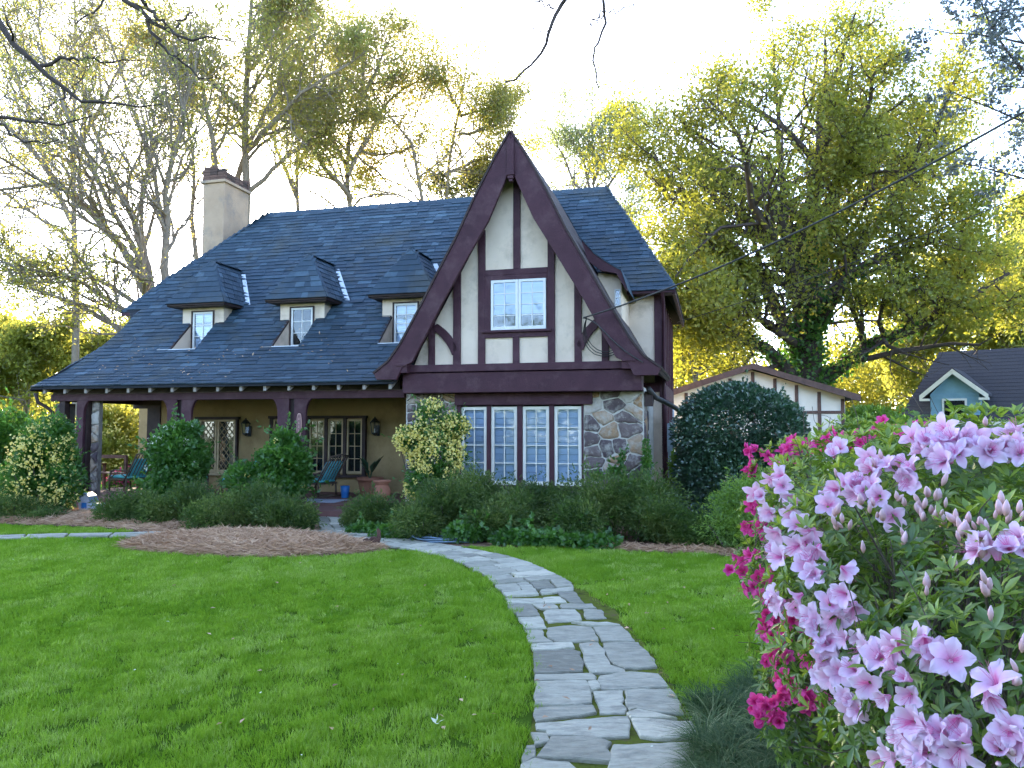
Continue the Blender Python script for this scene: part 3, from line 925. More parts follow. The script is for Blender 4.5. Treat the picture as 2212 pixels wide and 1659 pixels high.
# roof deck: strips of the profile, with an opening in front of each dormer window
deck = MB()
rows = sorted(set([0, .3, .6, .95, NW0, 1.6, NW1, 2.2, 2.45, 2.47, 2.8, 3.1, 3.5, 4.0, 4.5, 4.9, 5.2]))
for a, b in zip(rows[:-1], rows[1:]):
    if abs(a - 2.45) < 1e-6:
        continue
    spans = [(None, None)]
    if a >= NW0 - 1e-6 and b <= NW1 + 1e-6:
        e = [None]
        for c in DORM:
            e += [c - NH, c + NH]
        e.append(None)
        spans = [(e[i], e[i + 1]) for i in range(0, len(e), 2)]
    for s0, s1 in spans:
        q = [(ul(a) if s0 is None else s0, a, rz(a)), (float(ur(a)) if s1 is None else s1, a, rz(a)),
             (float(ur(b)) if s1 is None else s1, b, rz(b)), (ul(b) if s0 is None else s0, b, rz(b))]
        if q[0][0] < q[1][0]:
            deck.slab(q, 0.05)
deck.slab([(2.84, 2.46, 4.56), (2.84, 7.9, 4.56), (1.09, 5.2, 7.65)], 0.05)
deck.slab([(-10.8, 2.46, 4.56), (-8.37, 5.2, 7.65), (-10.8, 7.9, 4.56)], 0.05)
deck.slab([(-8.37, 5.2, 7.65), (1.09, 5.2, 7.65), (2.84, 7.9, 4.56), (-10.8, 7.9, 4.56)], 0.05)
deck.slab([(-10.95, 0, 2.5), (-10.91, 0, 2.55), (-10.42, 1.44, 3.55), (-10.28, 2.44, 4.5), (-10.95, 2.44, 2.5)], 0.04)
roof = deck.build('roof', M['deck'], house)

def shingle_unit():
    """unit wedge: x across 0..1, y up-slope 0..1, z thick 0..1 at the butt"""
    v = [(0, 0, 0), (1, 0, 0), (1, 1, 0), (0, 1, 0), (0, 0, 1), (1, 0, 1), (1, 1, .12), (0, 1, .12)]
    f = [[4, 5, 6, 7], [0, 1, 5, 4], [1, 2, 6, 5], [3, 0, 4, 7]]
    return v, f
SHV, SHF = shingle_unit()
SHV = np.array(SHV)
unit_meshes = []
for k in range(7):
    unit_meshes.append(mesh_from('shingle', SHV, SHF, M['slate'], np.full(8, 0.12 + 0.13 * k)))
rsh = np.random.default_rng(5)
shing = []           # (corner, x axis, y axis, z axis, tint)
def slen(w):
    ws = np.linspace(0, 5.2, 400)
    s = np.concatenate([[0], np.cumsum(np.hypot(np.diff(ws), np.diff(rz(ws))))])
    return np.interp(w, ws, s), s, ws
_, SS, WS = slen(0)
EXPO = 0.142
ncourse = int(SS[-1] / EXPO)
for i in range(ncourse):
    s0 = i * EXPO - (0.03 if i == 0 else 0)
    w0, w1 = np.interp(max(s0, 0), SS, WS), np.interp(min(s0 + EXPO * 1.5, SS[-1]), SS, WS)
    if i == 0:
        w0 = -0.03
    z0, z1 = rz(w0) + 0.0, rz(w1)
    wm = np.interp((i + 0.5) * EXPO, SS, WS)
    u = float(ul(max(w0, 0))) - rsh.uniform(0, 0.2)
    uend = float(ur(wm))
    row_t = rsh.normal() * 0.06
    while u < uend:
        wd = rsh.uniform(0.18, 0.42)
        a, b = max(u, float(ul(wm)) - 0.01), min(u + wd - 0.006, uend + 0.01)
        u += wd
        if b - a < 0.04:
            continue
        if 2.40 < w0 < 2.5 and a < -10.4 and w0 < 2.46:
            continue
        g = ghalf(z0) - 0.12
        if z0 < 7.17 and a > -g and b < g:
            continue
        if i * EXPO < SS[-1] and w0 < NW1 and w1 > NW0:
            hit = [c for c in DORM if b > c - NH and a < c + NH]
            if hit:
                c = hit[0]
                if w0 > NW0 - 0.10 and w0 < NW1:
                    parts = [(a, min(b, c - NH)), (max(a, c + NH), b)]
                    parts = [p for p in parts if p[1] - p[0] > 0.03]
                else:
                    parts = [(a, b)]
                if w0 <= NW0 - 0.10:
                    w1c = min(w1, NW0)
                else:
                    w1c = w1
            else:
                parts, w1c = [(a, b)], w1
        else:
            parts, w1c = [(a, b)], w1
        for pa, pb in parts:
            dj = rsh.normal() * 0.006
            dz = rz(w1c) - z0
            dw = w1c - w0
            ln = math.hypot(dz, dw)
            yv = np.array([0, dw, dz])
            nv = np.array([0, -dz, dw]) / ln
            o0 = np.array([pa, w0, z0]) - yv / ln * dj + nv * (0.004 + rsh.uniform(0, 0.004))
            tint = float(np.clip(0.48 + row_t + rsh.normal() * 0.13 + (0.30 if rsh.random() < 0.05 else 0), 0, 1))
            shing.append((o0, np.array([pb - pa, 0, 0]), yv, nv * rsh.uniform(0.018, 0.032), tint))

def courses(bl, br, tl, tr, rows, wide=0.2):
    """shingle courses on a dormer or hip face given by its bottom and top edges (house frame)"""
    bl, br, tl, tr = map(np.array, (bl, br, tl, tr))
    nrm = np.cross(br - bl, (tl + tr) / 2 - bl)
    nrm = nrm / np.linalg.norm(nrm)
    for i in range(rows):
        t0, t1 = i / rows, min(1.0, (i + 1.5) / rows)
        a0, b0 = bl + (tl - bl) * t0, br + (tr - br) * t0
        tm = (i + 0.5) / rows
        wl = np.linalg.norm((br + (tr - br) * tm) - (bl + (tl - bl) * tm))
        k = max(1, int(wl / wide))
        c = np.sort(np.concatenate([[0, 1], (np.arange(1, k) + rsh.uniform(-.3, .3, k - 1)) / k]))
        for j in range(k):
            p0 = a0 + (b0 - a0) * c[j]
            p1 = a0 + (b0 - a0) * c[j + 1]
            top = (bl + (tl - bl) * t1) + ((br + (tr - br) * t1) - (bl + (tl - bl) * t1)) * (c[j] + c[j + 1]) / 2
            yv = top - (p0 + p1) / 2
            tint = float(np.clip(0.48 + rsh.normal() * 0.17, 0, 1))
            shing.append((p0 + nrm * 0.004, (p1 - p0) * 0.985, yv, nrm * rsh.uniform(0.016, 0.024), tint))

# dormers
def window(name, parent, u0, u1, z0, z1, w, fw, cols, rows, bar, fmat, gmat, bmat, bname, depth=0.06, deep=0.03):
    """frame with glazing bars; every pane and the blind are pieces of their own"""
    m = MB()
    m.box(u0, u0 + fw, w, w + depth, z0, z1)
    m.box(u1 - fw, u1, w, w + depth, z0, z1)
    m.box(u0 + fw, u1 - fw, w, w + depth, z0, z0 + fw * 1.25)
    m.box(u0 + fw, u1 - fw, w, w + depth, z1 - fw, z1)
    a0, a1, c0, c1 = u0 + fw, u1 - fw, z0 + fw * 1.25, z1 - fw
    for i in range(1, cols):
        x = a0 + (a1 - a0) * i / cols
        m.box(x - bar / 2, x + bar / 2, w + 0.012, w + 0.035, c0, c1)
    for i in range(1, rows):
        x = c0 + (c1 - c0) * i / rows
        m.box(a0, a1, w + 0.010, w + 0.033, x - bar / 2, x + bar / 2)
    f = m.build(name, fmat, parent)
    host = f if parent == house else parent
    for i in range(cols):
        for j in range(rows):
            p = MB().box(a0 + (a1 - a0) * i / cols, a0 + (a1 - a0) * (i + 1) / cols, w + 0.021, w + 0.025,
                         c0 + (c1 - c0) * j / rows, c0 + (c1 - c0) * (j + 1) / rows)
            p.build('pane', gmat, host)
    b = MB()
    if bname == 'blind':
        n = 13
        hh = (z1 - z0) / n
        for i in range(n):
            b.add([(u0 + .01, w + depth + deep + .012, z0 + i * hh), (u1 - .01, w + depth + deep + .012, z0 + i * hh),
                   (u1 - .01, w + depth + deep, z0 + (i + .12) * hh), (u0 + .01, w + depth + deep, z0 + (i + .12) * hh),
                   (u1 - .01, w + depth + deep + .010, z0 + (i + 1) * hh), (u0 + .01, w + depth + deep + .010, z0 + (i + 1) * hh)],
                  [[0, 1, 2, 3], [3, 2, 4, 5]])
    else:
        b.box(u0 + .005, u1 - .005, w + depth - .004, w + depth + .006, z0 + .005, z1 - .005)
    b.build(bname, bmat, host)
    return f

for di, c in enumerate(DORM):
    wall = MB()
    wall.box(c - .56, c - .275, 2.0, 2.95, 4.02, 4.52)
    wall.box(c + .275, c + .56, 2.0, 2.95, 4.02, 4.52)
    wall.box(c - .275, c + .275, 2.0, 2.95, 4.40, 4.52)
    wall.box(c - NH, c - .30, 2.0, 2.08, 3.44, 4.02)
    wall.box(c + .30, c + NH, 2.0, 2.08, 3.44, 4.02)
    wall.box(c - .30, c + .30, 2.0, 2.08, 3.44, 3.50)
    d = wall.build('dormer', M['stucco'], house)
    for sgn, nm in ((-1, 'cheek'), (1, 'cheek')):
        ck = MB().prism_u([(NW0 - .02, 3.40), (2.0, 3.40), (2.0, 4.085), (1.9, 3.99), (1.6, 3.70), (NW0, 3.42)], c + sgn * (NH + .01) - .02, c + sgn * (NH + .01) + .02)
        ck.build(nm, M['stucco'], d)
    tr = MB()
    tr.box(c - .58, c - .40, 1.985, 2.06, 4.05, 4.12)
    tr.box(c + .40, c + .58, 1.985, 2.06, 4.05, 4.12)
    tr.box(c - .31, c - .275, 1.975, 2.05, 3.5, 4.43)
    tr.box(c + .275, c + .31, 1.975, 2.05, 3.5, 4.43)
    tr.box(c - .31, c + .31, 1.972, 2.05, 4.40, 4.43)
    for k in range(6):
        wa, wb = NW0 + .115 * k, NW0 + .115 * (k + 1)
        za, zb = rz(wa), rz(wb)
        tr.add([(c - NH - .05, wa, za + .03), (c - NH + .012, wa, za + .03), (c - NH + .012, wb, zb + .03), (c - NH - .05, wb, zb + .03),
                (c - NH - .05, wa, za - .02), (c - NH + .012, wa, za - .02), (c - NH + .012, wb, zb - .02), (c - NH - .05, wb, zb - .02)],
               [[0, 1, 2, 3], [1, 5, 6, 2], [0, 4, 5, 1]])
    tr.build('window_trim', M['trim_dark'], d)
    window('window_frame', d, c - .275, c + .275, 3.5, 4.40, 1.99, .045, 2, 4 if di == 2 else 3, .018, M['white2'],
           M['glass'] if di != 1 else M['glass_dark'], M['blind'] if di != 1 else M['dark'], 'blind' if di != 1 else 'dark_room_sheet', .05, .02)
    MB().box(c - .68, c + NH, NW0 - .02, NW0 + .05, 3.437, 3.452).build('sill_flashing', M['flash'], d)
    MB().box(c - NH, c + NH, NW0, 2.0, 3.40, 3.436).build('sill', M['trim_dark'], d)
    e, ze, we = .77, 4.56, 1.70
    dr = MB()
    dr.slab([(c - e, we, ze), (c + e, we, ze), (c + e * .45, 2.03, 4.99 + .03), (c, 2.3, 5.66), (c - e * .45, 2.03, 4.99 + .03)], .035)
    dr.slab([(c + e, we, ze), (c + e, 2.5, ze), (c, 3.46, 5.66), (c, 2.3, 5.66)], .05)
    dr.slab([(c - e, we, ze), (c, 2.3, 5.66), (c, 3.46, 5.66), (c - e, 2.5, ze)], .05)
    dr.box(c - e + .04, c + e - .04, we + .04, 2.5, ze - .065, ze - .04)
    dr.build('dormer_roof', M['trim_dark'], d)
    courses((c - e - .02, we - .03, ze + .0), (c + e + .02, we - .03, ze + .0), (c - .01, 2.3, 5.67), (c + .01, 2.3, 5.67), 8, .2)
    courses((c + e + .02, we - .03, ze), (c + e + .02, 2.52, ze), (c, 2.3, 5.67), (c, 3.47, 5.67), 8, .2)
    courses((c - e - .02, 2.52, ze), (c - e - .02, we - .03, ze), (c, 3.47, 5.67), (c, 2.3, 5.67), 8, .2)
    hc = MB()
    for (a_, b_) in (((c - e, we, ze), (c, 2.3, 5.68)), ((c + e, we, ze), (c, 2.3, 5.68)), ((c, 2.3, 5.68), (c, 3.44, 5.68))):
        a_, b_ = np.array(a_), np.array(b_)
        for k in range(8):
            p_, q_ = a_ + (b_ - a_) * k / 8, a_ + (b_ - a_) * (k + 1.15) / 8
            hc.tv = float(rsh.uniform(.35, .6))
            hc.add([p_ + (-.075, .01, -.005), q_ + (-.075, .01, -.015), q_ + (0, 0, .03), p_ + (0, 0, .045), q_ + (.075, .03, -.015), p_ + (.075, .03, -.005)], [[0, 1, 2, 3], [3, 2, 4, 5]])
    hc.build('hip_cap', M['slate'], d)['kind'] = 'stuff'
    fl = MB()
    p0, p1 = np.array([c + e + .04, 2.5, 4.60 + .035]), np.array([c + .12, 3.31, 5.515 + .035])
    ax = np.array([.13, -.02, -.01])
    fl.add([p0, p0 + ax, p1 + ax, p1, p0 + (0, 0, -.02), p0 + ax + (0, 0, -.02)], [[0, 1, 2, 3], [0, 4, 5, 1]])
    fl.build('valley_flashing', M['flash'], d)

# right hip and gable slopes carry the same shingles
courses((2.86, 2.44, 4.55), (2.86, 7.9, 4.55), (1.09, 5.2, 7.67), (1.09, 5.2, 7.67), 22, .3)
courses((-10.82, 7.9, 4.55), (-10.82, 2.44, 4.55), (-8.37, 5.2, 7.67), (-8.37, 5.2, 7.67), 20, .4)
for i in range(len(GU) - 1):
    n = max(2, int(math.hypot(GU[i + 1] - GU[i], GZ[i + 1] - GZ[i]) / .165))
    wb = 2.9 if GZ[i] < 4.6 else float(np.interp(GZ[i], PZ, PW))
    courses((GU[i + 1], -.1, GZ[i + 1]), (GU[i + 1], wb, GZ[i + 1]), (GU[i], -.1, GZ[i]), (GU[i], wb, GZ[i]), n, .3)
    wb = float(np.interp(GZ[i], PZ, PW))
    courses((-GU[i + 1], wb, GZ[i + 1]), (-GU[i + 1], -.1, GZ[i + 1]), (-GU[i], wb, GZ[i]), (-GU[i], -.1, GZ[i]), n, .3)

Rh = Matrix.Rotation(-TH, 4, 'Z')
def dist(s):
    p = s[0]
    q = HO + HU * p[0] + HW * p[1]
    return math.hypot(q[0], q[1])
main_n = [k for k in range(len(shing)) if shing[k][0][1] < 2.3 and shing[k][0][0] < -2.2 and abs(shing[k][2][0]) < 1e-6 and abs(shing[k][1][1]) < 1e-6]
main_n.sort(key=lambda k: dist(shing[k]))
single = set(main_n[:300])
bv, bf, bt = [], [], []
for k, (o0, x, y, z, t) in enumerate(shing):
    if k in single:
        s = bpy.data.objects.new('shingle', unit_meshes[int(np.clip(round((t - .12) / .13), 0, 6))])
        COL.objects.link(s)
        s.parent = roof
        s.matrix_local = Matrix(((x[0], y[0], z[0], o0[0]), (x[1], y[1], z[1], o0[1]), (x[2], y[2], z[2], o0[2]), (0, 0, 0, 1)))
    else:
        n = len(bv) * 8
        bv.append(o0 + SHV[:, :1] * x + SHV[:, 1:2] * y + SHV[:, 2:] * z)
        bf += [[i + n for i in f] for f in SHF]
        bt.append(np.full(8, t))
rest = obj('shingle_courses', np.concatenate(bv), bf, M['slate'], roof, np.concatenate(bt))
rest['kind'] = 'stuff'
ridge = MB()
for i in range(34):
    u = -8.37 + i * 9.46 / 34
    ridge.tv = float(rsh.uniform(.3, .7))
    ridge.add([(u, 5.08, 7.56), (u + .30, 5.08, 7.545), (u + .30, 5.2, 7.685), (u, 5.2, 7.70), (u + .30, 5.32, 7.545), (u, 5.32, 7.56)], [[0, 1, 2, 3], [3, 2, 4, 5]])
for (a, b) in (((2.84, 2.46, 4.58), (1.09, 5.2, 7.68)), ((-10.8, 2.46, 4.58), (-8.37, 5.2, 7.68))):
    a, b = np.array(a), np.array(b)
    for i in range(20):
        p, q = a + (b - a) * i / 20, a + (b - a) * (i + 1.2) / 20
        ridge.tv = float(rsh.uniform(.3, .7))
        sx = .10 if a[0] > 0 else -.10
        ridge.add([p + (-sx, -.02, -.03), q + (-sx, -.02, -.045), q + (0, 0, .012), p + (0, 0, .03), q + (sx, .08, -.07), p + (sx, .08, -.05)], [[0, 1, 2, 3], [3, 2, 4, 5]])
rc = ridge.build('ridge_cap', M['slate'], roof)
rc['kind'] = 'stuff'
MB().box(-10.75, -2.4, .42, .50, 2.40, 2.72).build('eave_board', M['trim_dark'], roof)
for bx_ in ((1.7, 2.86, 2.44, 2.50, 4.47, 4.55), (2.80, 2.86, 2.5, 7.9, 4.44, 4.53), (-10.80, -10.3, 2.46, 2.52, 4.47, 4.55), (1.7, 2.795, 2.505, 2.86, 4.47, 4.5)):
    MB().box(*bx_).build('eave_fascia', M['trim'], roof)
for i in range(17):
    u = -10.62 + i * .545
    if u < -2.4:
        MB().prism_u([(.05, 2.405), (.05, 2.515), (.42, 2.71), (.42, 2.60)], u - .03, u + .03).build('rafter_tail', M['rafter'], house)

# bodies
MB().box(-10.25, 2.54, 2.85, 7.5, 2.62, 4.55).build('upper_wall', M['stucco'], house)
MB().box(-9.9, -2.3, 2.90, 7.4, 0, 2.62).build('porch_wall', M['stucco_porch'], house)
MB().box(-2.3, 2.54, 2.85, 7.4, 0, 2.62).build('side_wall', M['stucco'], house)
cl = MB()
cl.box(-10.6, -2.2, .38, 2.9, 2.38, 2.42)
cl.build('porch_ceiling', M['soffit'], house)
MB().box(-13.0, -9.9, 4.9, 7.5, 2.42, 2.60).build('side_porch_ceiling', M['soffit'], house)
ss = np.random.default_rng(4)
for w in np.arange(2.85, 7.4, .75):
    MB().box(2.535, 2.575, w, w + .13, .3, 4.5).build('timber', M['trim'], house)
MB().box(2.40, 2.56, 2.82, 2.87, 2.6, 4.47).build('timber', M['trim'], house)
MB().box(1.2, 2.56, 2.825, 2.87, 2.42, 2.62).build('timber', M['trim'], house)
MB().box(2.50, 2.58, 2.80, 7.4, 2.3, 2.62).build('timber', M['trim'], house)

# porch floor, steps, beam, posts
MB().box(-11.0, -2.3, .15, 2.95, -.05, .15).build('porch_floor', M['brick_floor'], house)
MB().box(-4.6, -2.75, -.75, .15, -.05, .13).build('porch_step', M['brick_floor'], house)
MB().box(-10.75, -2.28, .36, .54, 2.25, 2.40).build('porch_beam', M['trim'], house, bevel=.008)
MB().box(-10.75, -10.58, .54, 2.9, 2.25, 2.40).build('porch_beam', M['trim_dark'], house, bevel=.008)
MB().box(-10.75, -9.9, 2.9, 3.05, 2.15, 2.40).build('porch_beam', M['trim_dark'], house)

def post_board(u0, u1, w, side):
    """flat board whose top sweeps out in a bracket under the beam"""
    k = 8
    pts = [(u0, .15), (u1, .15)]
    if side > 0:
        pts += [(u1 + .15 * (1 - math.cos(a)), 1.93 + .32 * math.sin(a)) for a in np.linspace(0, math.pi / 2, k)] + [(u0, 2.25)]
    else:
        pts += [(u1, 2.25)] + [(u0 - .15 * (1 - math.cos(a)), 1.93 + .32 * math.sin(a)) for a in np.linspace(math.pi / 2, 0, k)]
    return MB().prism(pts, w, w + .07)
for (a, b, c_, d_) in ((-7.70, -7.46, -7.35, -7.11), (-5.06, -4.80, -4.68, -4.42)):
    post_board(a, b, .36, -1).build('porch_post_board', M['trim'], house, bevel=.006)
    post_board(c_, d_, .36, 1).build('porch_post_board', M['trim'], house, bevel=.006)
    MB().box(b - .05, c_ + .05, .44, .60, .15, 2.25).build('porch_post', M['trim_dark'], house, bevel=.006)
post_board(-10.02, -9.84, .34, 1).build('porch_post_board', M['trim'], house, bevel=.006)
MB().box(-9.98, -9.80, .42, .60, .0, 2.25).build('porch_post', M['trim_dark'], house)
MB().box(-10.55, -10.4, .40, .55, 0.0, 2.25).build('porch_post', M['trim_dark'], house)
MB().box(-10.3, -9.92, 2.88, 3.1, 0.1, 2.2).build('porch_post', M['trim_dark'], house)
MB().box(-12.35, -12.0, 5.0, 5.3, 0, 2.42).build('porch_pier', M['stucco_porch'], house)

# stonework
def clip(poly, a, b, c):
    """keep the part of poly where a*x + b*y <= c"""
    out = []
    for i in range(len(poly)):
        p, q = poly[i], poly[(i + 1) % len(poly)]
        dp, dq = a * p[0] + b * p[1] - c, a * q[0] + b * q[1] - c
        if dp <= 0:
            out.append(p)
        if dp * dq < 0:
            t = dp / (dp - dq)
            out.append((p[0] + t * (q[0] - p[0]), p[1] + t * (q[1] - p[1])))
    return out

def masonry(u0, u1, z0, z1, sx, sz, rng):
    """random rubble: cells of scattered centres inside a rectangle, some stones far bigger than others"""
    pts = []
    want = max(1, round((u1 - u0) * (z1 - z0) / (sx * sz)))
    tries = 0
    while len(pts) < want and tries < 4000:
        tries += 1
        p = (rng.uniform(u0, u1), rng.uniform(z0, z1))
        need = rng.choice([.55, .8, 1.0]) if tries < 2500 else .4
        if all(math.hypot((p[0] - q[0]) / sx, (p[1] - q[1]) / sz) > need for q in pts):
            pts.append(p)
    asp = sx / sz
    cells = []
    for i, p in enumerate(pts):
        poly = [(u0, z0), (u1, z0), (u1, z1), (u0, z1)]
        for j, q in enumerate(pts):
            if i == j or not poly:
                continue
            dx, dz = (q[0] - p[0]) / asp, (q[1] - p[1]) * 1.0
            a, b = dx / asp, dz
            m = ((p[0] + q[0]) / 2, (p[1] + q[1]) / 2)
            poly = clip(poly, a, b, a * m[0] + b * m[1])
        if len(poly) > 2:
            cells.append(poly)
    return cells

def stone_block(poly, w, parent, rng, face='w', mort=.013, out=.035):
    P = np.array(poly)
    c = P.mean(0)
    if np.ptp(P[:, 0]) < .06 or np.ptp(P[:, 1]) < .05:
        return
    ch = []
    for i in range(len(P)):                                # knock the corners off
        a, b, d = P[i - 1], P[i], P[(i + 1) % len(P)]
        f = rng.uniform(.04, .15)
        ch += [b + (a - b) * f, b + (d - b) * f]
    fine = []
    for i in range(len(ch)):
        a, b = ch[i], ch[(i + 1) % len(ch)]
        k = max(1, int(np.linalg.norm(b - a) / .07))
        fine += [a + (b - a) * j / k for j in range(k)]
    P = np.array(fine)
    P = P + (c - P) / (np.linalg.norm(c - P, axis=1, keepdims=True) + 1e-6) * mort + rng.normal(size=P.shape) * .007
    n = len(P)
    r2 = c + (P - c) * .95
    r3 = c + (P - c) * .78
    o1, o2 = rng.uniform(.012, .02), out * rng.uniform(.7, 1.1)
    def lift(Q, d):
        d = np.full(len(Q), d) + rng.normal(size=len(Q)) * .002
        return np.column_stack([Q[:, 0], w - d, Q[:, 1]]) if face == 'w' else np.column_stack([w + d, Q[:, 0], Q[:, 1]])
    V = np.vstack([lift(P, 0), lift(r2, o1), lift(r3, o2)])
    F = []
    for r in range(2):
        F += [[r * n + i, r * n + (i + 1) % n, (r + 1) * n + (i + 1) % n, (r + 1) * n + i] for i in range(n)]
    F.append([2 * n + i for i in range(n)])
    t = float(rng.choice([.08, .18, .25, .33, .45, .55, .66, .8, .92], p=[.14, .17, .15, .12, .11, .08, .09, .09, .05]) + rng.normal() * .04)
    obj('stone', V, F, M['stone'], parent, np.full(len(V), np.clip(t, 0, 1)), True)

sr = np.random.default_rng(17)
st = MB()
st.box(-2.27, -1.22, .45, .75, 0, 2.40)
st.box(1.25, 2.36, .45, .75, 0, 2.40)
st.box(-1.22, 1.25, .45, .75, 0, .52)
st.box(2.0, 2.36, .75, 2.9, 0, 2.40)
swall = st.build('stone_wall', M['mortar'], house)
for (a, b, c_, d_, sx, sz) in ((-2.26, -1.22, .05, 2.33, .21, .125), (1.26, 2.35, .3, 2.33, .30, .23), (-1.2, 1.24, .3, .52, .3, .2)):
    for poly in masonry(a, b, c_, d_, sx, sz, sr):
        stone_block(poly, .45, swall, sr)
for poly in masonry(.46, 1.2, .1, 2.30, .36, .26, sr):
    stone_block(poly, 2.36, swall, sr, 'u')
# stone pier behind the corner post
pier = MB().box(-9.78, -9.58, .52, .62, 0, 2.25).build('stone_pier', M['mortar_dark'], house)
for poly in masonry(-9.78, -9.58, .0, 2.25, .2, .22, sr):
    stone_block(poly, .52, pier, sr)
pier2 = MB().box(-10.75, -10.50, .5, .8, 0, 2.2).build('stone_pier', M['mortar_dark'], house)
for poly in masonry(-10.75, -10.50, .5, 2.2, .26, .2, sr):
    stone_block(poly, .5, pier2, sr)

# casement windows under the gable
lint = MB().box(-1.24, 1.43, .36, .50, 2.09, 2.315).build('lintel_beam', M['trim'], house, bevel=.01)
for (a, b) in ((-1.13, -.62), (-.53, -.02), (.09, .60), (.70, 1.21)):
    window('window', house, a, b, .58, 2.06, .47, .058, 2, 4, .018, M['white'], M['glass'], M['blind'], 'blind', .05, .03)
for (a, b) in ((-1.22, -1.135), (-.615, -.535), (-.015, .085), (.605, .695), (1.215, 1.255)):
    MB().box(a, b, .43, .60, .55, 2.09).build('mullion', M['trim'], house, bevel=.006)
MB().box(-1.26, 1.29, .38, .62, .50, .565).build('window_sill', M['trim'], house, bevel=.006)
MB().box(-1.2, 1.24, .66, .70, .5, 2.1).build('dark_room_sheet', M['dark'], house)  # dark sheet painted as the unlit room behind the casements
jet = MB()
jet.box(-2.20, 2.36, .08, .50, 2.32, 2.70)
jet.build('jetty_beam', M['trim'], house, bevel=.012)
MB().box(-2.10, 2.12, .04, .32, 2.715, 2.855).build('sill_beam', M['trim'], house, bevel=.008)

# gable wall with its timbers
MB().prism([(-2.12, 2.7), (2.12, 2.7), (1.9, 3.2), (1.42, 4.05), (.98, 4.85), (.5, 5.8), (.05, 6.75), (-.05, 6.75), (-.5, 5.8), (-.98, 4.85), (-1.42, 4.05), (-1.9, 3.2)], .30, .42).build('gable_wall', M['stucco'], house)
TW0, TW1 = .255, .31
def timber(poly):
    return MB().prism(poly, TW0, TW1).build('timber', M['trim'], house, bevel=.006)
timber([(-.045, 4.665), (.09, 4.665), (.09, 6.6), (-.045, 6.6)])
for a, b, t in ((-.74, -.60, 5.45), (.62, .755, 5.6), (-1.24, -1.09, 4.65), (1.12, 1.255, 4.7), (-1.745, -1.615, 3.85), (1.625, 1.755, 3.75)):
    timber([(a, 2.855), (b, 2.855), (b, t), (a, t)])
timber([(-.60, 4.555), (.62, 4.555), (.62, 4.665), (-.60, 4.665)])
timber([(-.60, 3.36), (.62, 3.36), (.62, 3.49), (-.60, 3.49)])
MB().box(-.66, .70, .20, .32, 3.455, 3.50).build('window_sill', M['trim'], house, bevel=.006)
timber([(-.055, 2.855), (.07, 2.855), (.07, 3.36), (-.055, 3.36)])
timber([(-.60, 3.5), (-.485, 3.5), (-.485, 4.555), (-.60, 4.555)])
timber([(.595, 3.5), (.622, 3.5), (.622, 4.555), (.595, 4.555)])
timber([(-.485, 4.46), (.595, 4.46), (.595, 4.555), (-.485, 4.555)])
def arc(p0, p1, bulge, wid):
    p0, p1 = np.array(p0), np.array(p1)
    d = p1 - p0
    n = np.array([-d[1], d[0]]) / np.linalg.norm(d)
    t = np.linspace(0, 1, 8)
    cen = p0 + d * t[:, None] + n * (bulge * 4 * t * (1 - t))[:, None]
    return [tuple(c + n * wid / 2) for c in cen] + [tuple(c - n * wid / 2) for c in cen[::-1]]
timber(arc((-1.63, 3.62), (-1.20, 3.10), .06, .16))
timber(arc((1.64, 3.66), (1.22, 3.13), -.06, .16))
# double window
def gable_window():
    for (a, b) in ((-.475, .055), (.062, .59)):
        window('window', house, a, b, 3.505, 4.455, .235, .05, 2, 4, .017, M['white2'], M['glass'], M['dark'], 'dark_room_sheet', .05)
        MB().box(a + .04, b - .04, .262, .274, 3.80, 4.40).build('window_shade', M['blind'], house)
gable_window()

# barge boards
OUT = [(0, 7.17), (.30, 6.68), (.67, 6.0), (1.04, 5.24), (1.40, 4.6), (1.78, 3.9), (2.16, 3.24), (2.40, 2.92), (2.71, 2.69)]
INN = [(0, 6.35), (.06, 6.35), (.43, 5.51), (.89, 4.75), (1.36, 3.95), (1.66, 3.39), (1.93, 2.90)]
for s in (-1, 1):
    poly = [(s * a, b) for a, b in OUT] + [(s * 2.65, 2.575), (s * 2.25, 2.57), (s * 2.13, 2.80)] + [(s * a, b) for a, b in INN[::-1]]
    poly = [(s * .002, 7.165)] + poly[1:-1] + [(s * .002, 6.35)]
    MB().prism(poly, -.12, -.04).build('barge_board', M['trim'], house, bevel=.008)
    cr = MB()
    for i in range(len(OUT) - 1):
        (a, b), (c_, d_) = OUT[i], OUT[i + 1]
        L = math.hypot(c_ - a, d_ - b)
        nx, nz = -(d_ - b) / L, (c_ - a) / L
        cr.prism([(s * a, b), (s * c_, d_), (s * (c_ + nx * .035), d_ + nz * .035), (s * (a + nx * .035), b + nz * .035)], -.145, 2.9)
    g = cr.build('gable_roof', M['trim_dark'], house)
    MB().box(*sorted((s * 2.27, s * 2.03)), -.10, .28, 2.70, 2.83).build('bracket', M['trim'], house, bevel=.006)
    MB().box(*sorted((s * 2.27, s * 2.03)), -.14, .25, 2.83, 2.875).build('bracket', M['trim'], house, bevel=.006)
    so = MB()
    for i in range(1, len(OUT) - 1):
        (a, b), (c_, d_) = OUT[i], OUT[i + 1]
        so.prism([(s * a, b - .02), (s * c_, d_ - .02), (s * (c_ - .04), d_ - .06), (s * (a - .05), b - .06)], -.04, .34 if b > 4.2 else 2.8)
    so.build('gable_soffit', M['trim_dark'], house)
MB().box(-.055, .075, -.17, -.122, 6.40, 7.02).build('king_pendant', M['trim'], house, bevel=.006)
pd = MB().box(-.065, .085, -.19, .02, 6.33, 6.40)
pd.box(-.045, .065, -.17, .0, 6.27, 6.33)
pd.box(-.025, .045, -.15, -.02, 6.22, 6.27)
pd.build('king_pendant', M['trim'], house, bevel=.006)

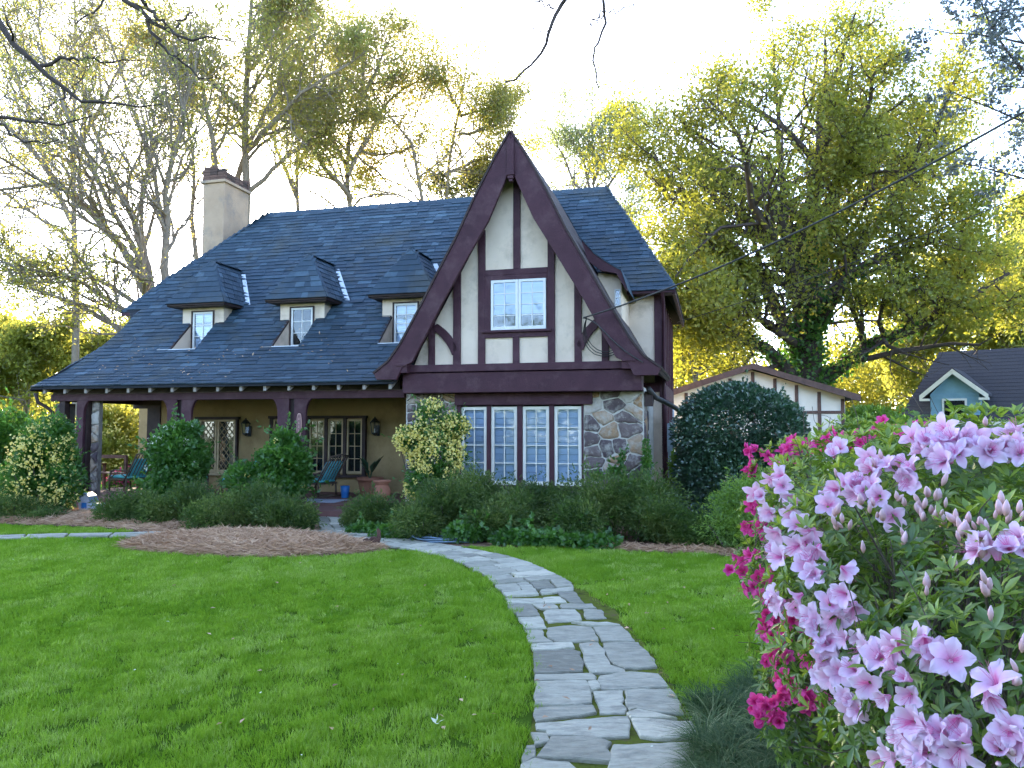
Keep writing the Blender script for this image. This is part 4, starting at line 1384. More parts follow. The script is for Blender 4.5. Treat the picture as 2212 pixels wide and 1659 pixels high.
# shed dormer on the far slope of the gable
Z2 = lambda x, y: (752 + x * .36, 265.4 + y * .36)
ev = [onw(*Z2(*p), 1.2) for p in [(1400, 700), (1480, 790), (1560, 845), (1640, 890), (1678, 1000)]]
lo = [onw(*Z2(*p), 1.2) for p in [(1672, 1010), (1610, 905), (1520, 890), (1440, 830)]]
MB().prism(ev + lo, 1.14, 1.24).build('shed_dormer_fascia', M['trim'], house)
sd = MB()
for i in range(len(ev) - 1):
    (a, b), (c_, d_) = ev[i], ev[i + 1]
    sd.prism([(a, b), (c_, d_), (c_, d_ + .03), (a, b + .03)], 1.12, 2.9)
sd.build('shed_dormer_roof', M['slate'], house, )
ck = [onw(*Z2(*p), 1.4) for p in [(1500, 900), (1640, 915), (1640, 1110), (1600, 1110)]]
MB().prism([(ck[0][0], ck[0][1]), ck[1], (ck[2][0], 3.4), (1.3, 3.6)], 1.4, 2.85).build('shed_dormer_wall', M['stucco'], house)
q = [onw(*Z2(*p), 1.4) for p in [(1600, 1000), (1635, 1000), (1635, 1100), (1600, 1100)]]
window('window', house, q[0][0], q[1][0], q[2][1], q[0][1], 1.36, .02, 1, 2, .012, M['white2'], M['glass'], M['dark'], 'dark_room_sheet', .03)

# chimney
ch = MB().box(-10.1, -9.42, 4.6, 5.75, 0, 8.52).build('chimney', M['stucco_chim'], house, bevel=.02)
MB().box(-10.16, -9.36, 4.54, 5.81, 8.46, 8.54).build('chimney_band', M['stucco_chim'], ch, bevel=.01)
cr_ = np.random.default_rng(9)
for lvl in range(5):
    z = 8.542 + lvl * .078
    if lvl == 4:
        segs = [(-10.08, -9.66)]
    else:
        segs = [(-10.12, -9.40)]
    for (a, b) in segs:
        for face, w in (('f', 4.58), ('b', 5.66)):
            n = max(1, int((b - a) / .2))
            for i in range(n):
                m = MB()
                m.tv = float(cr_.random())
                u = a + (b - a) * i / n
                m.box(u + .004, u + (b - a) / n - .004, w + cr_.uniform(0, .01), w + .11, z, z + .07)
                m.build('brick', M['brick'], ch)
    if lvl < 3:
        for u in (-10.12, -9.51):
            for i in range(5):
                m = MB()
                m.tv = float(cr_.random())
                m.box(u, u + .11, 4.69 + i * .19, 4.69 + i * .19 + .18, z, z + .07)
                m.build('brick', M['brick'], ch)
MB().box(-10.0, -9.5, 4.69, 5.65, 8.5, 8.66).build('flue', M['dark'], ch)

# porch back wall: lattice casement and a five-light window
def lattice(u0, u1, z0, z1, w):
    f = MB()
    f.box(u0, u0 + .05, w, w + .05, z0, z1)
    f.box(u1 - .05, u1, w, w + .05, z0, z1)
    f.box(u0 + .05, u1 - .05, w, w + .05, z0, z0 + .06)
    f.box(u0 + .05, u1 - .05, w, w + .05, z1 - .05, z1)
    fr = f.build('lattice_window', M['tanpaint'], house)
    a0, a1, c0, c1 = u0 + .05, u1 - .05, z0 + .06, z1 - .05
    W, H = a1 - a0, c1 - c0
    nx, nz = 3, 7
    dx, dz = W / nx, H / nz
    m = MB()
    for sgn in (1, -1):
        k = dz / dx * sgn
        for i in range(-nz - nx, nz + nx + 1):
            z_at0 = c0 + i * dz
            pts = []
            for uu in np.linspace(a0, a1, 13):
                zz = z_at0 + k * (uu - a0)
                if c0 <= zz <= c1:
                    pts.append((uu, zz))
            if len(pts) > 1:
                (ua, za), (ub, zb) = pts[0], pts[-1]
                t = .008 if sgn > 0 else .0081
                m.add([(ua, w + .012 + .002 * sgn, za - t), (ub, w + .012 + .002 * sgn, zb - t), (ub, w + .012 + .002 * sgn, zb + t), (ua, w + .012 + .002 * sgn, za + t),
                       (ua, w + .026, za - t), (ub, w + .026, zb - t), (ub, w + .026, zb + t), (ua, w + .026, za + t)], [[0, 1, 2, 3], [3, 2, 6, 7], [0, 4, 5, 1]])
    m.build('lattice', M['tanpaint'], fr)
    MB().box(a0, a1, w + .030, w + .034, c0, c1).build('pane', M['glass_dark'], fr)
    return fr, (a0, a1, c0, c1)
f1, r1 = lattice(-8.75, -8.24, .58, 1.86, 2.83)
f2, r2 = lattice(-8.22, -7.71, .58, 1.86, 2.83)
for f, r in ((f1, r1), (f2, r2)):
    MB().box(r[0], r[1], 2.875, 2.885, r[2], r[3]).build('dark_room_sheet', M['dark'], f)  # black sheets carry the room's darkness behind the lattice
MB().box(r1[0], r1[0] + .25, 2.866, 2.873, r1[2], r1[3]).build('curtain', M['curtain'], f1)
MB().box(r2[1] - .14, r2[1], 2.866, 2.873, r2[2], r2[3]).build('curtain', M['curtain'], f2)
MB().box(-8.85, -7.62, 2.80, 2.92, 1.86, 1.93).build('window_head', M['trim_dark'], house)
MB().box(-7.71, -7.66, 2.82, 2.92, .55, 1.86).build('window_jamb', M['trim_dark'], house)
MB().box(-8.82, -7.64, 2.78, 2.92, .50, .575).build('window_sill', M['tanpaint'], house)
MB().box(-9.0, -8.82, 2.80, 2.90, 1.3, 1.85).build('shutter', M['trim_dark'], house)
u = -6.68
for i in range(5):
    window('window', house, u, u + .40, .59, 1.86, 2.83, .045, 2, 4, .016, M['tanpaint'], M['glass_dark'], M['curtain'] if i == 0 else M['dark'], 'curtain' if i == 0 else 'dark_room_sheet', .05)
    MB().box(u - .08, u - .005, 2.80, 2.92, .56, 1.88).build('mullion', M['trim_dark'], house)
    u += .485
MB().box(u - .08, u, 2.80, 2.92, .56, 1.88).build('mullion', M['trim_dark'], house)
MB().box(-6.80, u + .02, 2.79, 2.92, 1.88, 1.945).build('window_head', M['trim_dark'], house)
MB().box(-6.80, u + .02, 2.77, 2.92, .50, .56).build('window_sill', M['trim_dark'], house)

# pipes on the house
MB().tube([(2.60, 2.45, 4.5), (2.60, 2.80, 4.3), (2.60, 2.80, 2.2), (2.62, 2.78, .1)], .04).build('downspout', M['trim'], house, True)
MB().tube([(2.70, 2.6, 1.75), (2.70, 2.6, .2)], .035).build('conduit', M['conduit'], house, True)
MB().tube([(2.78, 2.75, 2.1), (2.78, 2.75, .05)], .022).build('conduit', M['white2'], house, True)
MB().box(2.66, 2.78, 2.50, 2.62, 1.15, 1.75).build('meter_box', M['conduit'], house, bevel=.02)
MB().tube([(2.46, .3, 2.36), (2.55, .7, 2.22), (2.75, 1.5, 2.12), (2.85, 2.2, 2.06), (3.05, 2.7, 1.9), (3.1, 2.9, 2.05)], .05).build('gutter_pipe', M['cable'], house, True)
MB().prism_u([(.45, 2.32), (.45, 2.05), (.6, 2.05), (1.2, 2.32)], 2.38, 2.52).build('bracket', M['trim_dark'], house)
MB().tube([(-10.85, .05, 2.42), (-10.83, .1, 2.22), (-10.7, .2, 2.12), (-10.62, .3, 2.0), (-10.62, .35, 0)], .04).build('downspout', M['trim_dark'], house, True)

# ================================================================== THINGS ON AND AROUND THE PORCH
def hthing(name, label, cat, u, w, z, rz=0.0, group=None):
    t = empty(name, hw(u, w, z), rz - TH)
    return tag(t, label, cat, group)

def lantern(label, u, w, z):
    t = hthing('wall_lantern', label, 'lantern', u, w, z, 0, 'black wall lanterns on the porch')
    s = 6
    MB().lathe([(.015, .30), (.02, .27), (.05, .25), (.10, .19), (.13, .17), (.125, .16)], s=s).build('lantern_roof', M['iron'], t)
    b = MB()
    for k in range(6):
        a = 2 * math.pi * k / 6
        b.tube([(.11 * math.cos(a), .11 * math.sin(a), .16), (.075 * math.cos(a), .075 * math.sin(a), -.08)], .008, 4)
    b.lathe([(.085, -.07), (.085, -.09), (.04, -.12), (.012, -.14)], s=6)
    b.build('cage', M['iron'], t)
    MB().lathe([(.10, .155), (.07, -.07)], s=6).build('lantern_glass', M['glass_dark'], t)
    MB().tube([(0, 0, -.07), (0, 0, .02)], .016, 6).build('candle', M['white'], t)
    MB().tube([(0, .16, -.05), (0, .13, -.12), (0, .05, -.14), (0, 0, -.12)], .012, 5).build('arm', M['iron'], t)
    MB().box(-.05, .05, .15, .165, -.15, .1).build('back_plate', M['iron'], t)
lantern('black iron lantern on the ochre wall beside the diamond-lattice window', -7.36, 2.73, 1.60)
lantern('black iron lantern on the ochre wall between rocking chair window and gable stonework', -3.98, 2.73, 1.62)

# plaque on the porch post
t = hthing('house_plaque', 'narrow oval plaque with a pale border on the maroon porch post', 'plaque', -4.55, .35, 1.72)
def oval(a, b, n=18):
    return [(a * math.copysign(abs(math.cos(x)) ** .6, math.cos(x)), b * math.copysign(abs(math.sin(x)) ** .9, math.sin(x))) for x in np.linspace(0, 2 * math.pi, n, endpoint=False)]
MB().prism(oval(.058, .235), -.012, 0).build('border', M['plaque2'], t)
MB().prism(oval(.046, .215), -.018, -.012).build('board', M['plaque'], t)
pm = MB()
for k in range(4):
    zz = .12 - k * .08
    pm.box(-.018, .018, -.021, -.018, zz - .024, zz - .018)
    pm.box(-.006, .006, -.021, -.018, zz - .018, zz + .024)
pm.build('raised_mark', M['plaque2'], t)

def rocking_chair(label, u, w, z, rz, cushion=True):
    t = hthing('rocking_chair', label, 'chair', u, w, z, rz, 'wooden chairs with turquoise cushions on the porch')
    t.scale = (1.12, 1.05, .80)
    for s in (-1, 1):
        y = .27 * s
        MB().tube([(-.48, y, .10), (-.25, y, .035), (.05, y, .02), (.35, y, .05), (.55, y, .13)], .02, 6).build('rocker', M['wicker'], t, True)
        MB().tube([(-.28, y, .04), (-.30, y, .40), (-.26, y, .62)], .02, 6).build('leg', M['wicker'], t, True)
        MB().tube([(.22, y, .04), (.20, y, .42)], .02, 6).build('leg', M['wicker'], t, True)
        MB().tube([(.12, y, .30), (.30, y, .70), (.50, y, 1.12)], .02, 6).build('back_post', M['wicker'], t, True)
        MB().tube([(-.28, y, .60), (-.15, y, .66), (.10, y, .66), (.30, y, .62)], .022, 6).build('armrest', M['wicker'], t, True)
        MB().tube([(-.28, y, .42), (-.05, y, .60), (.2, y, .46)], .014, 6).build('bent_hoop', M['wicker'], t, True)
    for k in range(6):
        y = -.22 + .088 * k
        MB().tube([(.18, y, .42), (.34, y, .76), (.52, y, 1.14 - .015 * abs(k - 2.5))], .013, 5).build('back_slat', M['wicker'], t)
    MB().tube([(.50, -.29, 1.12), (.53, 0, 1.17), (.50, .29, 1.12)], .02, 6).build('top_rail', M['wicker'], t, True)
    MB().box(-.30, .24, -.27, .27, .37, .41).build('seat', M['wicker'], t)
    for k in range(3):
        MB().tube([(-.28, -.27, .14 + .1 * k), (-.28, .27, .14 + .1 * k)], .012, 5).build('stretcher', M['wicker'], t)
    if cushion:
        MB().box(-.34, .22, -.25, .25, .415, .50).build('seat_cushion', M['teal'], t, True, .035)
        c = MB()
        c.add([(.13, -.23, .50), (.13, .23, .50), (.36, .23, 1.0), (.36, -.23, 1.0), (.21, -.23, .46), (.21, .23, .46), (.43, .23, .97), (.43, -.23, .97)],
              [[0, 3, 2, 1], [4, 5, 6, 7], [0, 1, 5, 4], [1, 2, 6, 5], [2, 3, 7, 6], [3, 0, 4, 7]])
        c.build('back_cushion', M['teal'], t, True, .03)
    return t
rocking_chair('bentwood rocking chair with turquoise cushions in front of the porch window', -4.72, 1.5, .15, math.radians(-12))
rocking_chair('wooden rocker with turquoise cushion half hidden behind the bright green climber', -6.55, 1.35, .15, math.radians(14))
rocking_chair('wooden rocker with turquoise cushion below the diamond-lattice window', -8.15, 1.7, .15, math.radians(160))
rocking_chair('wooden rocker with turquoise cushion near the open end of the porch', -9.75, 1.7, .15, math.radians(-10))

t = hthing('garden_bench', 'red-brown wooden bench at the open end of the porch', 'bench', -10.55, 1.9, .15)
for (x, y) in ((-.5, 0), (.5, 0)):
    MB().box(x - .03, x + .03, y - .03, y + .03, 0, .85).build('leg', M['redwood'], t)
    MB().box(x - .03, x + .03, y + .40, y + .46, 0, .62).build('leg', M['redwood'], t)
    MB().box(x - .035, x + .035, y - .03, y + .46, .60, .64).build('armrest', M['redwood'], t)
for k in range(4):
    MB().box(-.53, .53, .02 + k * .105, .11 + k * .105, .40, .43).build('seat_slat', M['redwood'], t)
MB().box(-.5, .5, -.02, .02, .78, .86).build('top_rail', M['redwood'], t)

def pot_profile(r, h, lip=.03):
    return [(r * .62, 0), (r * .80, h * .3), (r * .95, h * .72), (r, h * .84), (r + lip, h * .86), (r + lip, h), (r - .01, h), (r - .03, h * .9), (0.001, h * .88)]
t = hthing('potted_plant', 'broad terracotta pot with dark paddle leaves against the ochre wall', 'plant pot', -3.75, 2.0, .15)
MB().lathe(pot_profile(.27, .42), s=20).build('pot', M['terracotta'], t, True)
pl = np.random.default_rng(3)
for k in range(9):
    a = pl.uniform(0, 6.28)
    r = pl.uniform(.05, .3)
    h = pl.uniform(.25, .62)
    A = np.array([[math.cos(a) * .6, math.sin(a) * .6, .8]])
    V, F = leaves(np.array([[.05 * math.cos(a), .05 * math.sin(a), .40 + h * .3]]), A, np.array([[0, 0, 1.]]), [h * .8], [.14], .2)
    obj('leaf', V, F, M['leaf_dark'], t, np.full(4, .3))
    MB().tube([(0, 0, .36), (.05 * math.cos(a), .05 * math.sin(a), .40 + h * .3)], .008, 4).build('stem', M['leaf_dark'], t)
t = hthing('urn', 'tall terracotta urn at the foot of the stone wall', 'urn', -2.62, .12, .1)
MB().lathe([(.10, 0), (.13, .03), (.07, .08), (.15, .22), (.17, .34), (.13, .44), (.11, .48), (.17, .52), (.17, .55), (.12, .54), (.11, .3), (.001, .1)], s=18).build('bowl', M['terracotta'], t, True)
t = hthing('blue_planter', 'small bright blue glazed pot on the porch floor', 'plant pot', -4.12, 1.55, .15)
MB().lathe([(.075, 0), (.09, .12), (.10, .26), (.085, .26), (.08, .1), (.001, .08)], s=16).build('bowl', M['blue'], t, True)
t = hthing('door_mat', 'pale grey mat lying on the brick porch floor', 'mat', -4.55, .75, .154)
MB().box(-.75, .75, -.32, .32, 0, .012).build('mat_body', M['rug'], t)

p = gp(190, 1106)
t = tag(empty('toy_house', (p[0], p[1], .02), -.1), 'small white and blue model house in the mulch by the corner post', 'ornament')
b_ = MB().box(-.13, .10, -.1, .12, 0, .18)
b_.prism([(-.13, .18), (.10, .18), (.07, .27), (-.015, .33), (-.10, .27)], -.1, .12)
b_.build('wall', M['rug'], t)
MB().slab([(-.15, -.12, .19), (-.11, -.12, .28), (-.015, -.12, .35), (.08, -.12, .28), (.12, -.12, .19), (.12, .14, .19), (.08, .14, .28), (-.015, .14, .35), (-.11, .14, .28), (-.15, .14, .19)][::-1], .02) if False else None
rf = MB()
pr = [(-.15, .18), (-.11, .28), (-.015, .345), (.08, .28), (.12, .18)]
for i in range(4):
    rf.prism([pr[i], pr[i + 1], (pr[i + 1][0], pr[i + 1][1] + .02), (pr[i][0], pr[i][1] + .02)], -.12, .14)
rf.build('roof', M['hose'], t)
MB().box(-.07, .035, -.108, -.1, .06, .17).build('window', M['blue'], t)
MB().box(.10, .26, -.06, .1, 0, .12).build('annex', M['rug'], t)
MB().box(.09, .28, -.08, .12, .12, .15).build('annex_roof', M['conduit'], t)

# rusty bird silhouette on the straw
p = gp(806, 1184)
t = empty('bird_ornament', (p[0], p[1], .04), -.1)
tag(t, 'rusty metal bird with raised tail at the end of the straw bed', 'ornament')
MB().prism([(-.085, .04), (-.05, .09), (-.02, .12), (.03, .12), (.06, .10), (.07, .06), (.03, .035), (-.03, .03)], -.03, .03).build('body', M['rust'], t, bevel=.012)
MB().prism([(-.085, .10), (-.14, .085), (-.155, .02), (-.135, .01), (-.12, .05), (-.09, .04), (-.05, .06)], -.02, .02).build('head', M['rust'], t, bevel=.006)
MB().prism([(.04, .06), (.09, .03), (.11, .10), (.10, .20), (.075, .235), (.05, .22), (.055, .14)], -.012, .012).build('tail', M['rust'], t, bevel=.005)
for x in (-.03, .03):
    MB().tube([(x, 0, -.04), (x, 0, .05)], .008, 5).build('leg', M['rust'], t)
# hose
p = gp(965, 1168)
t = empty('garden_hose', (p[0], p[1], 0))
tag(t, 'coiled blue-grey garden hose lying beside the stone path', 'hose')
hs = np.random.default_rng(8)
for k in range(7):
    r = .20 + .035 * k
    pts = [(r * 1.35 * math.cos(a), r * .8 * math.sin(a), .02 + .02 * (k % 3) + .012 * math.sin(3 * a + k)) for a in np.linspace(k, k + 6.2, 30)]
    MB().tube(pts, .011, 6).build('coil', M['hose'], t, True)
# fallen petal on lawn
p = gp(942, 1582)
t = obj('fallen_blossom', *leaves(np.array([[0, 0, .035], [.01, 0, .04], [0, .01, .035], [0, 0, .045]]), np.array([[-.5, .2, .5], [.6, .1, .3], [.1, -.7, .2], [.1, .3, .9]]),
        np.array([[0, 0, 1.], [0, .3, 1], [.2, 0, 1], [1, 0, .2]]), np.array([.045, .04, .05, .045]), np.array([.035, .03, .035, .03])), M['white_bloom'], None, np.linspace(.3, 1, 16))
t.location = (p[0], p[1], .01)
tag(t, 'single pale fallen blossom lying in the grass', 'blossom')

# fallen petals and old leaves
def litter(name, label, px, n, size, mat, seed, z=.035):
    r = np.random.default_rng(seed)
    P = np.array([gp(r.uniform(px[0], px[1]), px[2] + (px[3] - px[2]) * r.random() ** 1.5) for _ in range(n)]) + np.array([0, 0, z])
    V, F = leaves(P, r.normal(size=(n, 3)) * [1, 1, .25], r.normal(size=(n, 3)) * .3 + [0, 0, 1], size * r.uniform(.6, 1.3, n), size * .6 * r.uniform(.6, 1.2, n), .2)
    o = obj(name, V, F, M[mat], None, np.repeat(r.random(n), 4))
    tag(o, label, None, None, 'stuff')
litter('fallen_petals', 'pale petals dropped over the lawn', (0, 1500, 1215, 1650), 12, .024, 'white_bloom', 61, .042)
litter('fallen_leaves', 'a few brown leaves dropped on path and grass', (300, 1700, 1190, 1640), 70, .045, 'straw', 62, .034)
rl = np.random.default_rng(63)
Pw = []
for _ in range(150):
    u_, w_ = rl.choice([-7.2, -6.5, -9.3, -4.6]) + rl.normal() * .5, abs(rl.normal() * .35 + .95)
    q = hw(u_, w_, float(rz(w_)) + .045)
    Pw.append(q)
Pw = np.array(Pw)
V, F = leaves(Pw, rl.normal(size=(150, 3)) * [1, 1, .4] + HU * .3, np.tile(np.array([0, -.6, .8]), (150, 1)), rl.uniform(.03, .09, 150), rl.uniform(.012, .04, 150), .2)
tag(obj('roof_debris', V, F, M['straw'], None, np.repeat(rl.random(150), 4)), 'twigs and dry leaves caught on the slate roof', None, None, 'stuff')

# cables to the gable
def wire(name, label, pts, r, n=40, sag=0.0):
    a = np.array(pts)
    P = resample(a, n)
    P[:, 2] -= sag * 4 * np.linspace(0, 1, n) * (1 - np.linspace(0, 1, n))
    m = MB().tube(P, r, 6)
    o = m.build(name, M['cable'], None, True)
    return tag(o, label, 'cable')
A0 = hw(1.36, -.16, 3.62)
A1 = np.array(at(2560, 35, 7.5))
wire('power_cable', 'thick black power cable running from the gable up past the big oak', [A0 + (A1 - A0) * k / 6 for k in range(7)], .016, sag=.30)
B0, B1 = at(1463, 696, 17.5), at(2460, 318, 9.0)
wire('telephone_wire', 'thin wire stretched below the thick power cable', [B0 + (B1 - B0) * k / 4 for k in range(5)], .007, sag=.12)
t = hthing('cable_loop', 'loose black cable loops hanging on the gable timbers', 'cable', 0, 0, 0)
for k, (dx, dz, r) in enumerate(((0, 0, 1.), (.03, .05, .8), (-.03, -.05, 1.1))):
    pts = [(1.42, -.17, 3.62), (1.30 + dx, -.02, 3.45), (1.33 + dx, .16, 3.18 + dz), (1.5 + dx, .2, 2.98 + dz), (1.75, .2, 2.95 + dz * .5), (1.95, .15, 3.05 + dz)]
    MB().tube(resample(pts, 20), .008, 5).build('strand', M['cable'], t, True)
MB().tube(resample([(1.36, -.16, 3.62), (1.45, -.15, 3.60), (1.62, -.13, 3.55), (1.75, -.15, 3.3), (2.1, -.16, 2.95), (2.4, -.16, 2.8)], 16), .012, 5).build('strand', M['cable'], t, True)

# ================================================================== OTHER BUILDINGS
def half_timber_garage():
    d = 24.0
    rzz = -.16
    p = at(1625, 925, d)
    t = empty('garage', (p[0], p[1], 0), rzz)
    tag(t, 'low half-timbered outbuilding with shallow gable roof behind the clipped round shrub', 'outbuilding')
    W, ze, zp = 2.75, 2.62, 3.52
    MB().prism([(-W, 0), (W, 0), (W, ze), (0, zp - .06), (-W, ze)], 0, 6).build('wall', M['garagewall'], t)
    for s in (-1, 1):
        r = MB().prism([(0, zp), (s * (W + .35), ze - .10), (s * (W + .35), ze + .02), (0, zp + .12)], -.35, 6.3)
        r.build('roof', M['darkroof'], t)
        MB().prism([(0, zp - .05), (s * (W + .35), ze - .17), (s * (W + .36), ze + .03), (0, zp + .13)], -.40, -.352).build('barge_board', M['brownwood'], t)
    def tb(poly):
        MB().prism(poly, -.03, .02).build('timber', M['brownwood'], t)
    for x in (0.04, .70, 1.34, 2.0, 2.68, -.65, -1.3, -2.0):
        zt = zp - .10 - (zp - ze) * abs(x) / W
        tb([(x - .05, 0), (x + .05, 0), (x + .05, zt), (x - .05, zt)])
    for (a, b, z) in ((1.39, 1.95, 2.14), (2.05, 2.63, 2.14), (.09, .65, 2.5), (.75, 1.29, 2.3), (1.39, 1.95, 1.1), (2.05, 2.63, 1.1)):
        MB().box(a, b, -.028, .02, z - .045, z + .045).build('timber', M['brownwood'], t)
half_timber_garage()

def blue_house():
    d = 33.0
    p = at(2110, 925, d)
    t = empty('neighbour_house', (p[0], p[1], 0), -.68)
    tag(t, 'neighbouring house with dark shingle roof and blue-sided dormer above the azaleas', 'house')
    k = d / 1662
    MB().box(-2.7, 9, 0.4, 7.5, -.5, 2.0).build('wall', M['bluewood'], t)
    r = MB()
    r.slab([(-3.1, 0, 1.95), (9, 0, 1.95), (9, 4.1, 5.35), (-2.0, 4.1, 5.35)], .15)
    r.slab([(-2.0, 4.1, 5.35), (9, 4.1, 5.35), (9, 8.2, 1.95), (-3.1, 8.2, 1.95)], .15)
    r.slab([(-3.1, 0, 1.95), (-2.0, 4.1, 5.35), (-3.1, 8.2, 1.95)], .15)
    rr = r.build('roof', M['darkroof'], t)
    MB().box(-3.1, 9, -.03, .03, 1.78, 1.93).build('eave_trim', M['white'], t)
    # shingle courses laid proud of the deck
    c = MB()
    for i in range(20):
        z0 = 1.95 + i * .17
        y0 = i * .205
        c.add([(-3.1 + i * .055, y0 - .02, z0 + .02), (9, y0 - .02, z0 + .02), (9, y0 + .2, z0 + .185), (-3.1 + i * .055, y0 + .2, z0 + .185), (-3.1 + i * .055, y0 - .02, z0 - .005), (9, y0 - .02, z0 - .005)],
              [[0, 1, 2, 3], [0, 4, 5, 1]])
    c.build('shingle_courses', M['darkroof'], rr)['kind'] = 'stuff'
    cx = -.85
    dm = MB().prism([(cx - .95, 1.9), (cx + .95, 1.9), (cx + .95, 3.15), (cx, 4.15), (cx - .95, 3.15)], .3, 3).build('dormer', M['bluewood'], t)
    for i in range(13):
        z = 1.98 + i * .12
        MB().prism_u([(.255, z), (.30, z), (.30, z + .115), (.285, z + .115)], cx - .93, cx + .93).build('siding_board', M['bluewood'], dm) if z < 3.1 else None
    for s in (-1, 1):
        MB().prism([(cx, 4.15), (cx + s * 1.30, 3.02), (cx + s * 1.30, 3.14), (cx, 4.30)], .0, 3.3).build('dormer_roof', M['darkroof'], dm)
        MB().prism([(cx, 4.02), (cx + s * 1.32, 2.88), (cx + s * 1.32, 3.10), (cx, 4.24)], -.06, -.002).build('dormer_trim', M['white'], dm)
        MB().box(*sorted((cx + s * 1.32, cx + s * .96)), -.05, .3, 2.86, 2.96).build('dormer_trim', M['white'], dm)
    fr = MB()
    fr.box(cx - .48, cx - .40, .22, .3, 1.95, 2.95)
    fr.box(cx + .40, cx + .48, .22, .3, 1.95, 2.95)
    fr.box(cx - .40, cx + .40, .22, .3, 2.86, 2.95)
    fr.build('window_frame', M['white2'], dm)
    MB().box(cx - .40, cx + .40, .235, .245, 1.95, 2.86).build('pane', M['glass'], dm)
    MB().box(cx - .40, cx + .40, .248, .252, 1.95, 2.86).build('dark_room_sheet', M['dark'], dm)
blue_house()
p = at(283, 925, 34)
t = empty('garden_shed', (p[0], p[1], 0), -.3)
tag(t, 'grey-blue shed seen through the open end of the porch', 'shed')
MB().box(-1.0, 1.0, 0, 2, 0, 1.6).build('wall', M['conduit'], t)
MB().slab([(-1.2, -.2, 1.6), (1.2, -.2, 1.6), (1.2, 1, 2.3), (-1.2, 1, 2.3)], .1).slab([(-1.2, 1, 2.3), (1.2, 1, 2.3), (1.2, 2.2, 1.6), (-1.2, 2.2, 1.6)], .1).build('roof', M['hose'], t)
p = at(-40, 925, 19)
t = empty('garden_fence', (p[0], p[1], 0), -.1)
tag(t, 'low brown timber rail fence beyond the cream flowering shrub', 'fence')
for k in range(5):
    MB().box(-1.8 + k * .9, -1.72 + k * .9, -.04, .04, 0, .55).build('post', M['redwood'], t)
MB().box(-1.9, 1.9, -.02, .02, .42, .52).build('rail', M['redwood'], t)
MB().box(-1.9, 1.9, -.02, .02, .12, .2).build('rail', M['redwood'], t)

# ================================================================== TREES
def limb(pts, d, r0, r1):
    """pts: (px, py, depth offset) -> a limb as world points"""
    return [at(x, y, d + o) for x, y, o in pts], r0, r1

rt = np.random.default_rng(101)
d = 30
oak = [limb([(1742, 1010, 0), (1742, 900, 0), (1740, 820, 0), (1736, 700, 0), (1735, 600, 0), (1760, 470, .5), (1772, 300, 1), (1790, 160, 1), (1782, 75, 1)], d, .72, .04),
       limb([(1738, 850, 0), (1690, 772, -.5), (1640, 742, -1), (1590, 722, -2), (1530, 702, -3), (1470, 678, -3.5)], d, .30, .05),
       limb([(1750, 850, 0), (1830, 775, -.5), (1890, 736, -1), (1930, 716, -2), (1985, 725, -2.5), (2050, 650, -3), (2180, 590, -3)], d, .30, .05),
       limb([(1728, 770, 0), (1690, 660, .5), (1640, 600, 1), (1560, 520, 1.5), (1480, 430, 2), (1412, 330, 2)], d, .28, .04),
       limb([(1735, 700, 0), (1718, 560, -1), (1680, 420, -2), (1600, 280, -3), (1530, 215, -3)], d, .28, .04),
       limb([(1732, 660, 0), (1700, 500, 2), (1690, 350, 3), (1680, 200, 4), (1672, 95, 4)], d, .26, .04),
       limb([(1742, 740, 0), (1800, 640, -1), (1830, 590, -2), (1900, 555, -3), (2000, 540, -3.5), (2080, 500, -4)], d, .26, .04),
       limb([(1790, 650, 0), (1860, 520, 0), (1950, 420, 0), (2010, 320, 0), (2050, 240, 0), (2070, 150, 0)], d, .24, .04),
       limb([(1760, 500, 0), (1840, 350, -2), (1880, 250, -3), (1900, 140, -4)], d, .24, .04),
       limb([(1735, 630, 0), (1620, 560, -2), (1520, 540, -3), (1425, 520, -3)], d, .22, .03),
       limb([(1740, 610, 0), (1650, 500, 3), (1560, 420, 4), (1470, 340, 4), (1440, 290, 4)], d, .22, .03),
       limb([(1750, 560, 0), (1820, 450, 3), (1930, 330, 4), (2040, 330, 4)], d, .24, .03),
       limb([(1735, 680, 0), (1800, 520, 2), (1820, 400, 3), (1830, 250, 3), (1840, 130, 3)], d, .22, .03),
       limb([(1738, 760, 0), (1660, 690, -2), (1570, 640, -3.5), (1480, 620, -4.5)], d, .18, .03)]
def oak_keep(Q):
    x, y = proj(Q)
    r = np.random.default_rng(5).random(len(Q))
    return ~((x > 1860) & (y > 735)) & ~((np.abs(x - 1735) < 70 + (800 - y) * .12) & (y > 560) & (r < .75)) & ~((clump_noise(Q, 1.5, 8) < .36) & (r < .8))
tree('oak_tree', 'huge spreading oak with sunlit yellow-green crown rising behind the low outbuilding', None, oak, rt, M['bark_dark'], M['leaf_oak'],
     [dict(m=16, t0=.22, t1=1.0, ang=.85, lf=.42, k=6, up=.04, wig=.22), dict(m=7, t0=.25, ang=.8, lf=.55, k=4, up=.05, wig=.3), dict(m=4, t0=.3, ang=.8, lf=.6, k=3, up=.06, wig=.35)],
     27, .155, .32, tint_clump=2.2, keep=oak_keep)
oak_root = bpy.data.objects['oak_tree']
V = []
for (pts, r0, r1), n in ((oak[0], 5200), (oak[2], 900), (oak[1], 700), (oak[6], 900), (oak[3], 900)):
    P = resample(pts, 60)
    i = (rt.random(n) ** 1.3 * 34).astype(int)
    th = rt.uniform(0, 6.28, n)
    rr = r0 * (1 - i / 70.) * rt.uniform(.9, 1.45, n) + .06
    V.append(P[i] + np.column_stack([np.cos(th) * rr, np.sin(th) * rr, rt.normal(size=n) * .15]))
V = np.concatenate(V)
iv = leaf_cloud('ivy', V - np.array(oak_root.location), .16, M['leaf_vine'], oak_root, rt, .8, droop=.8)
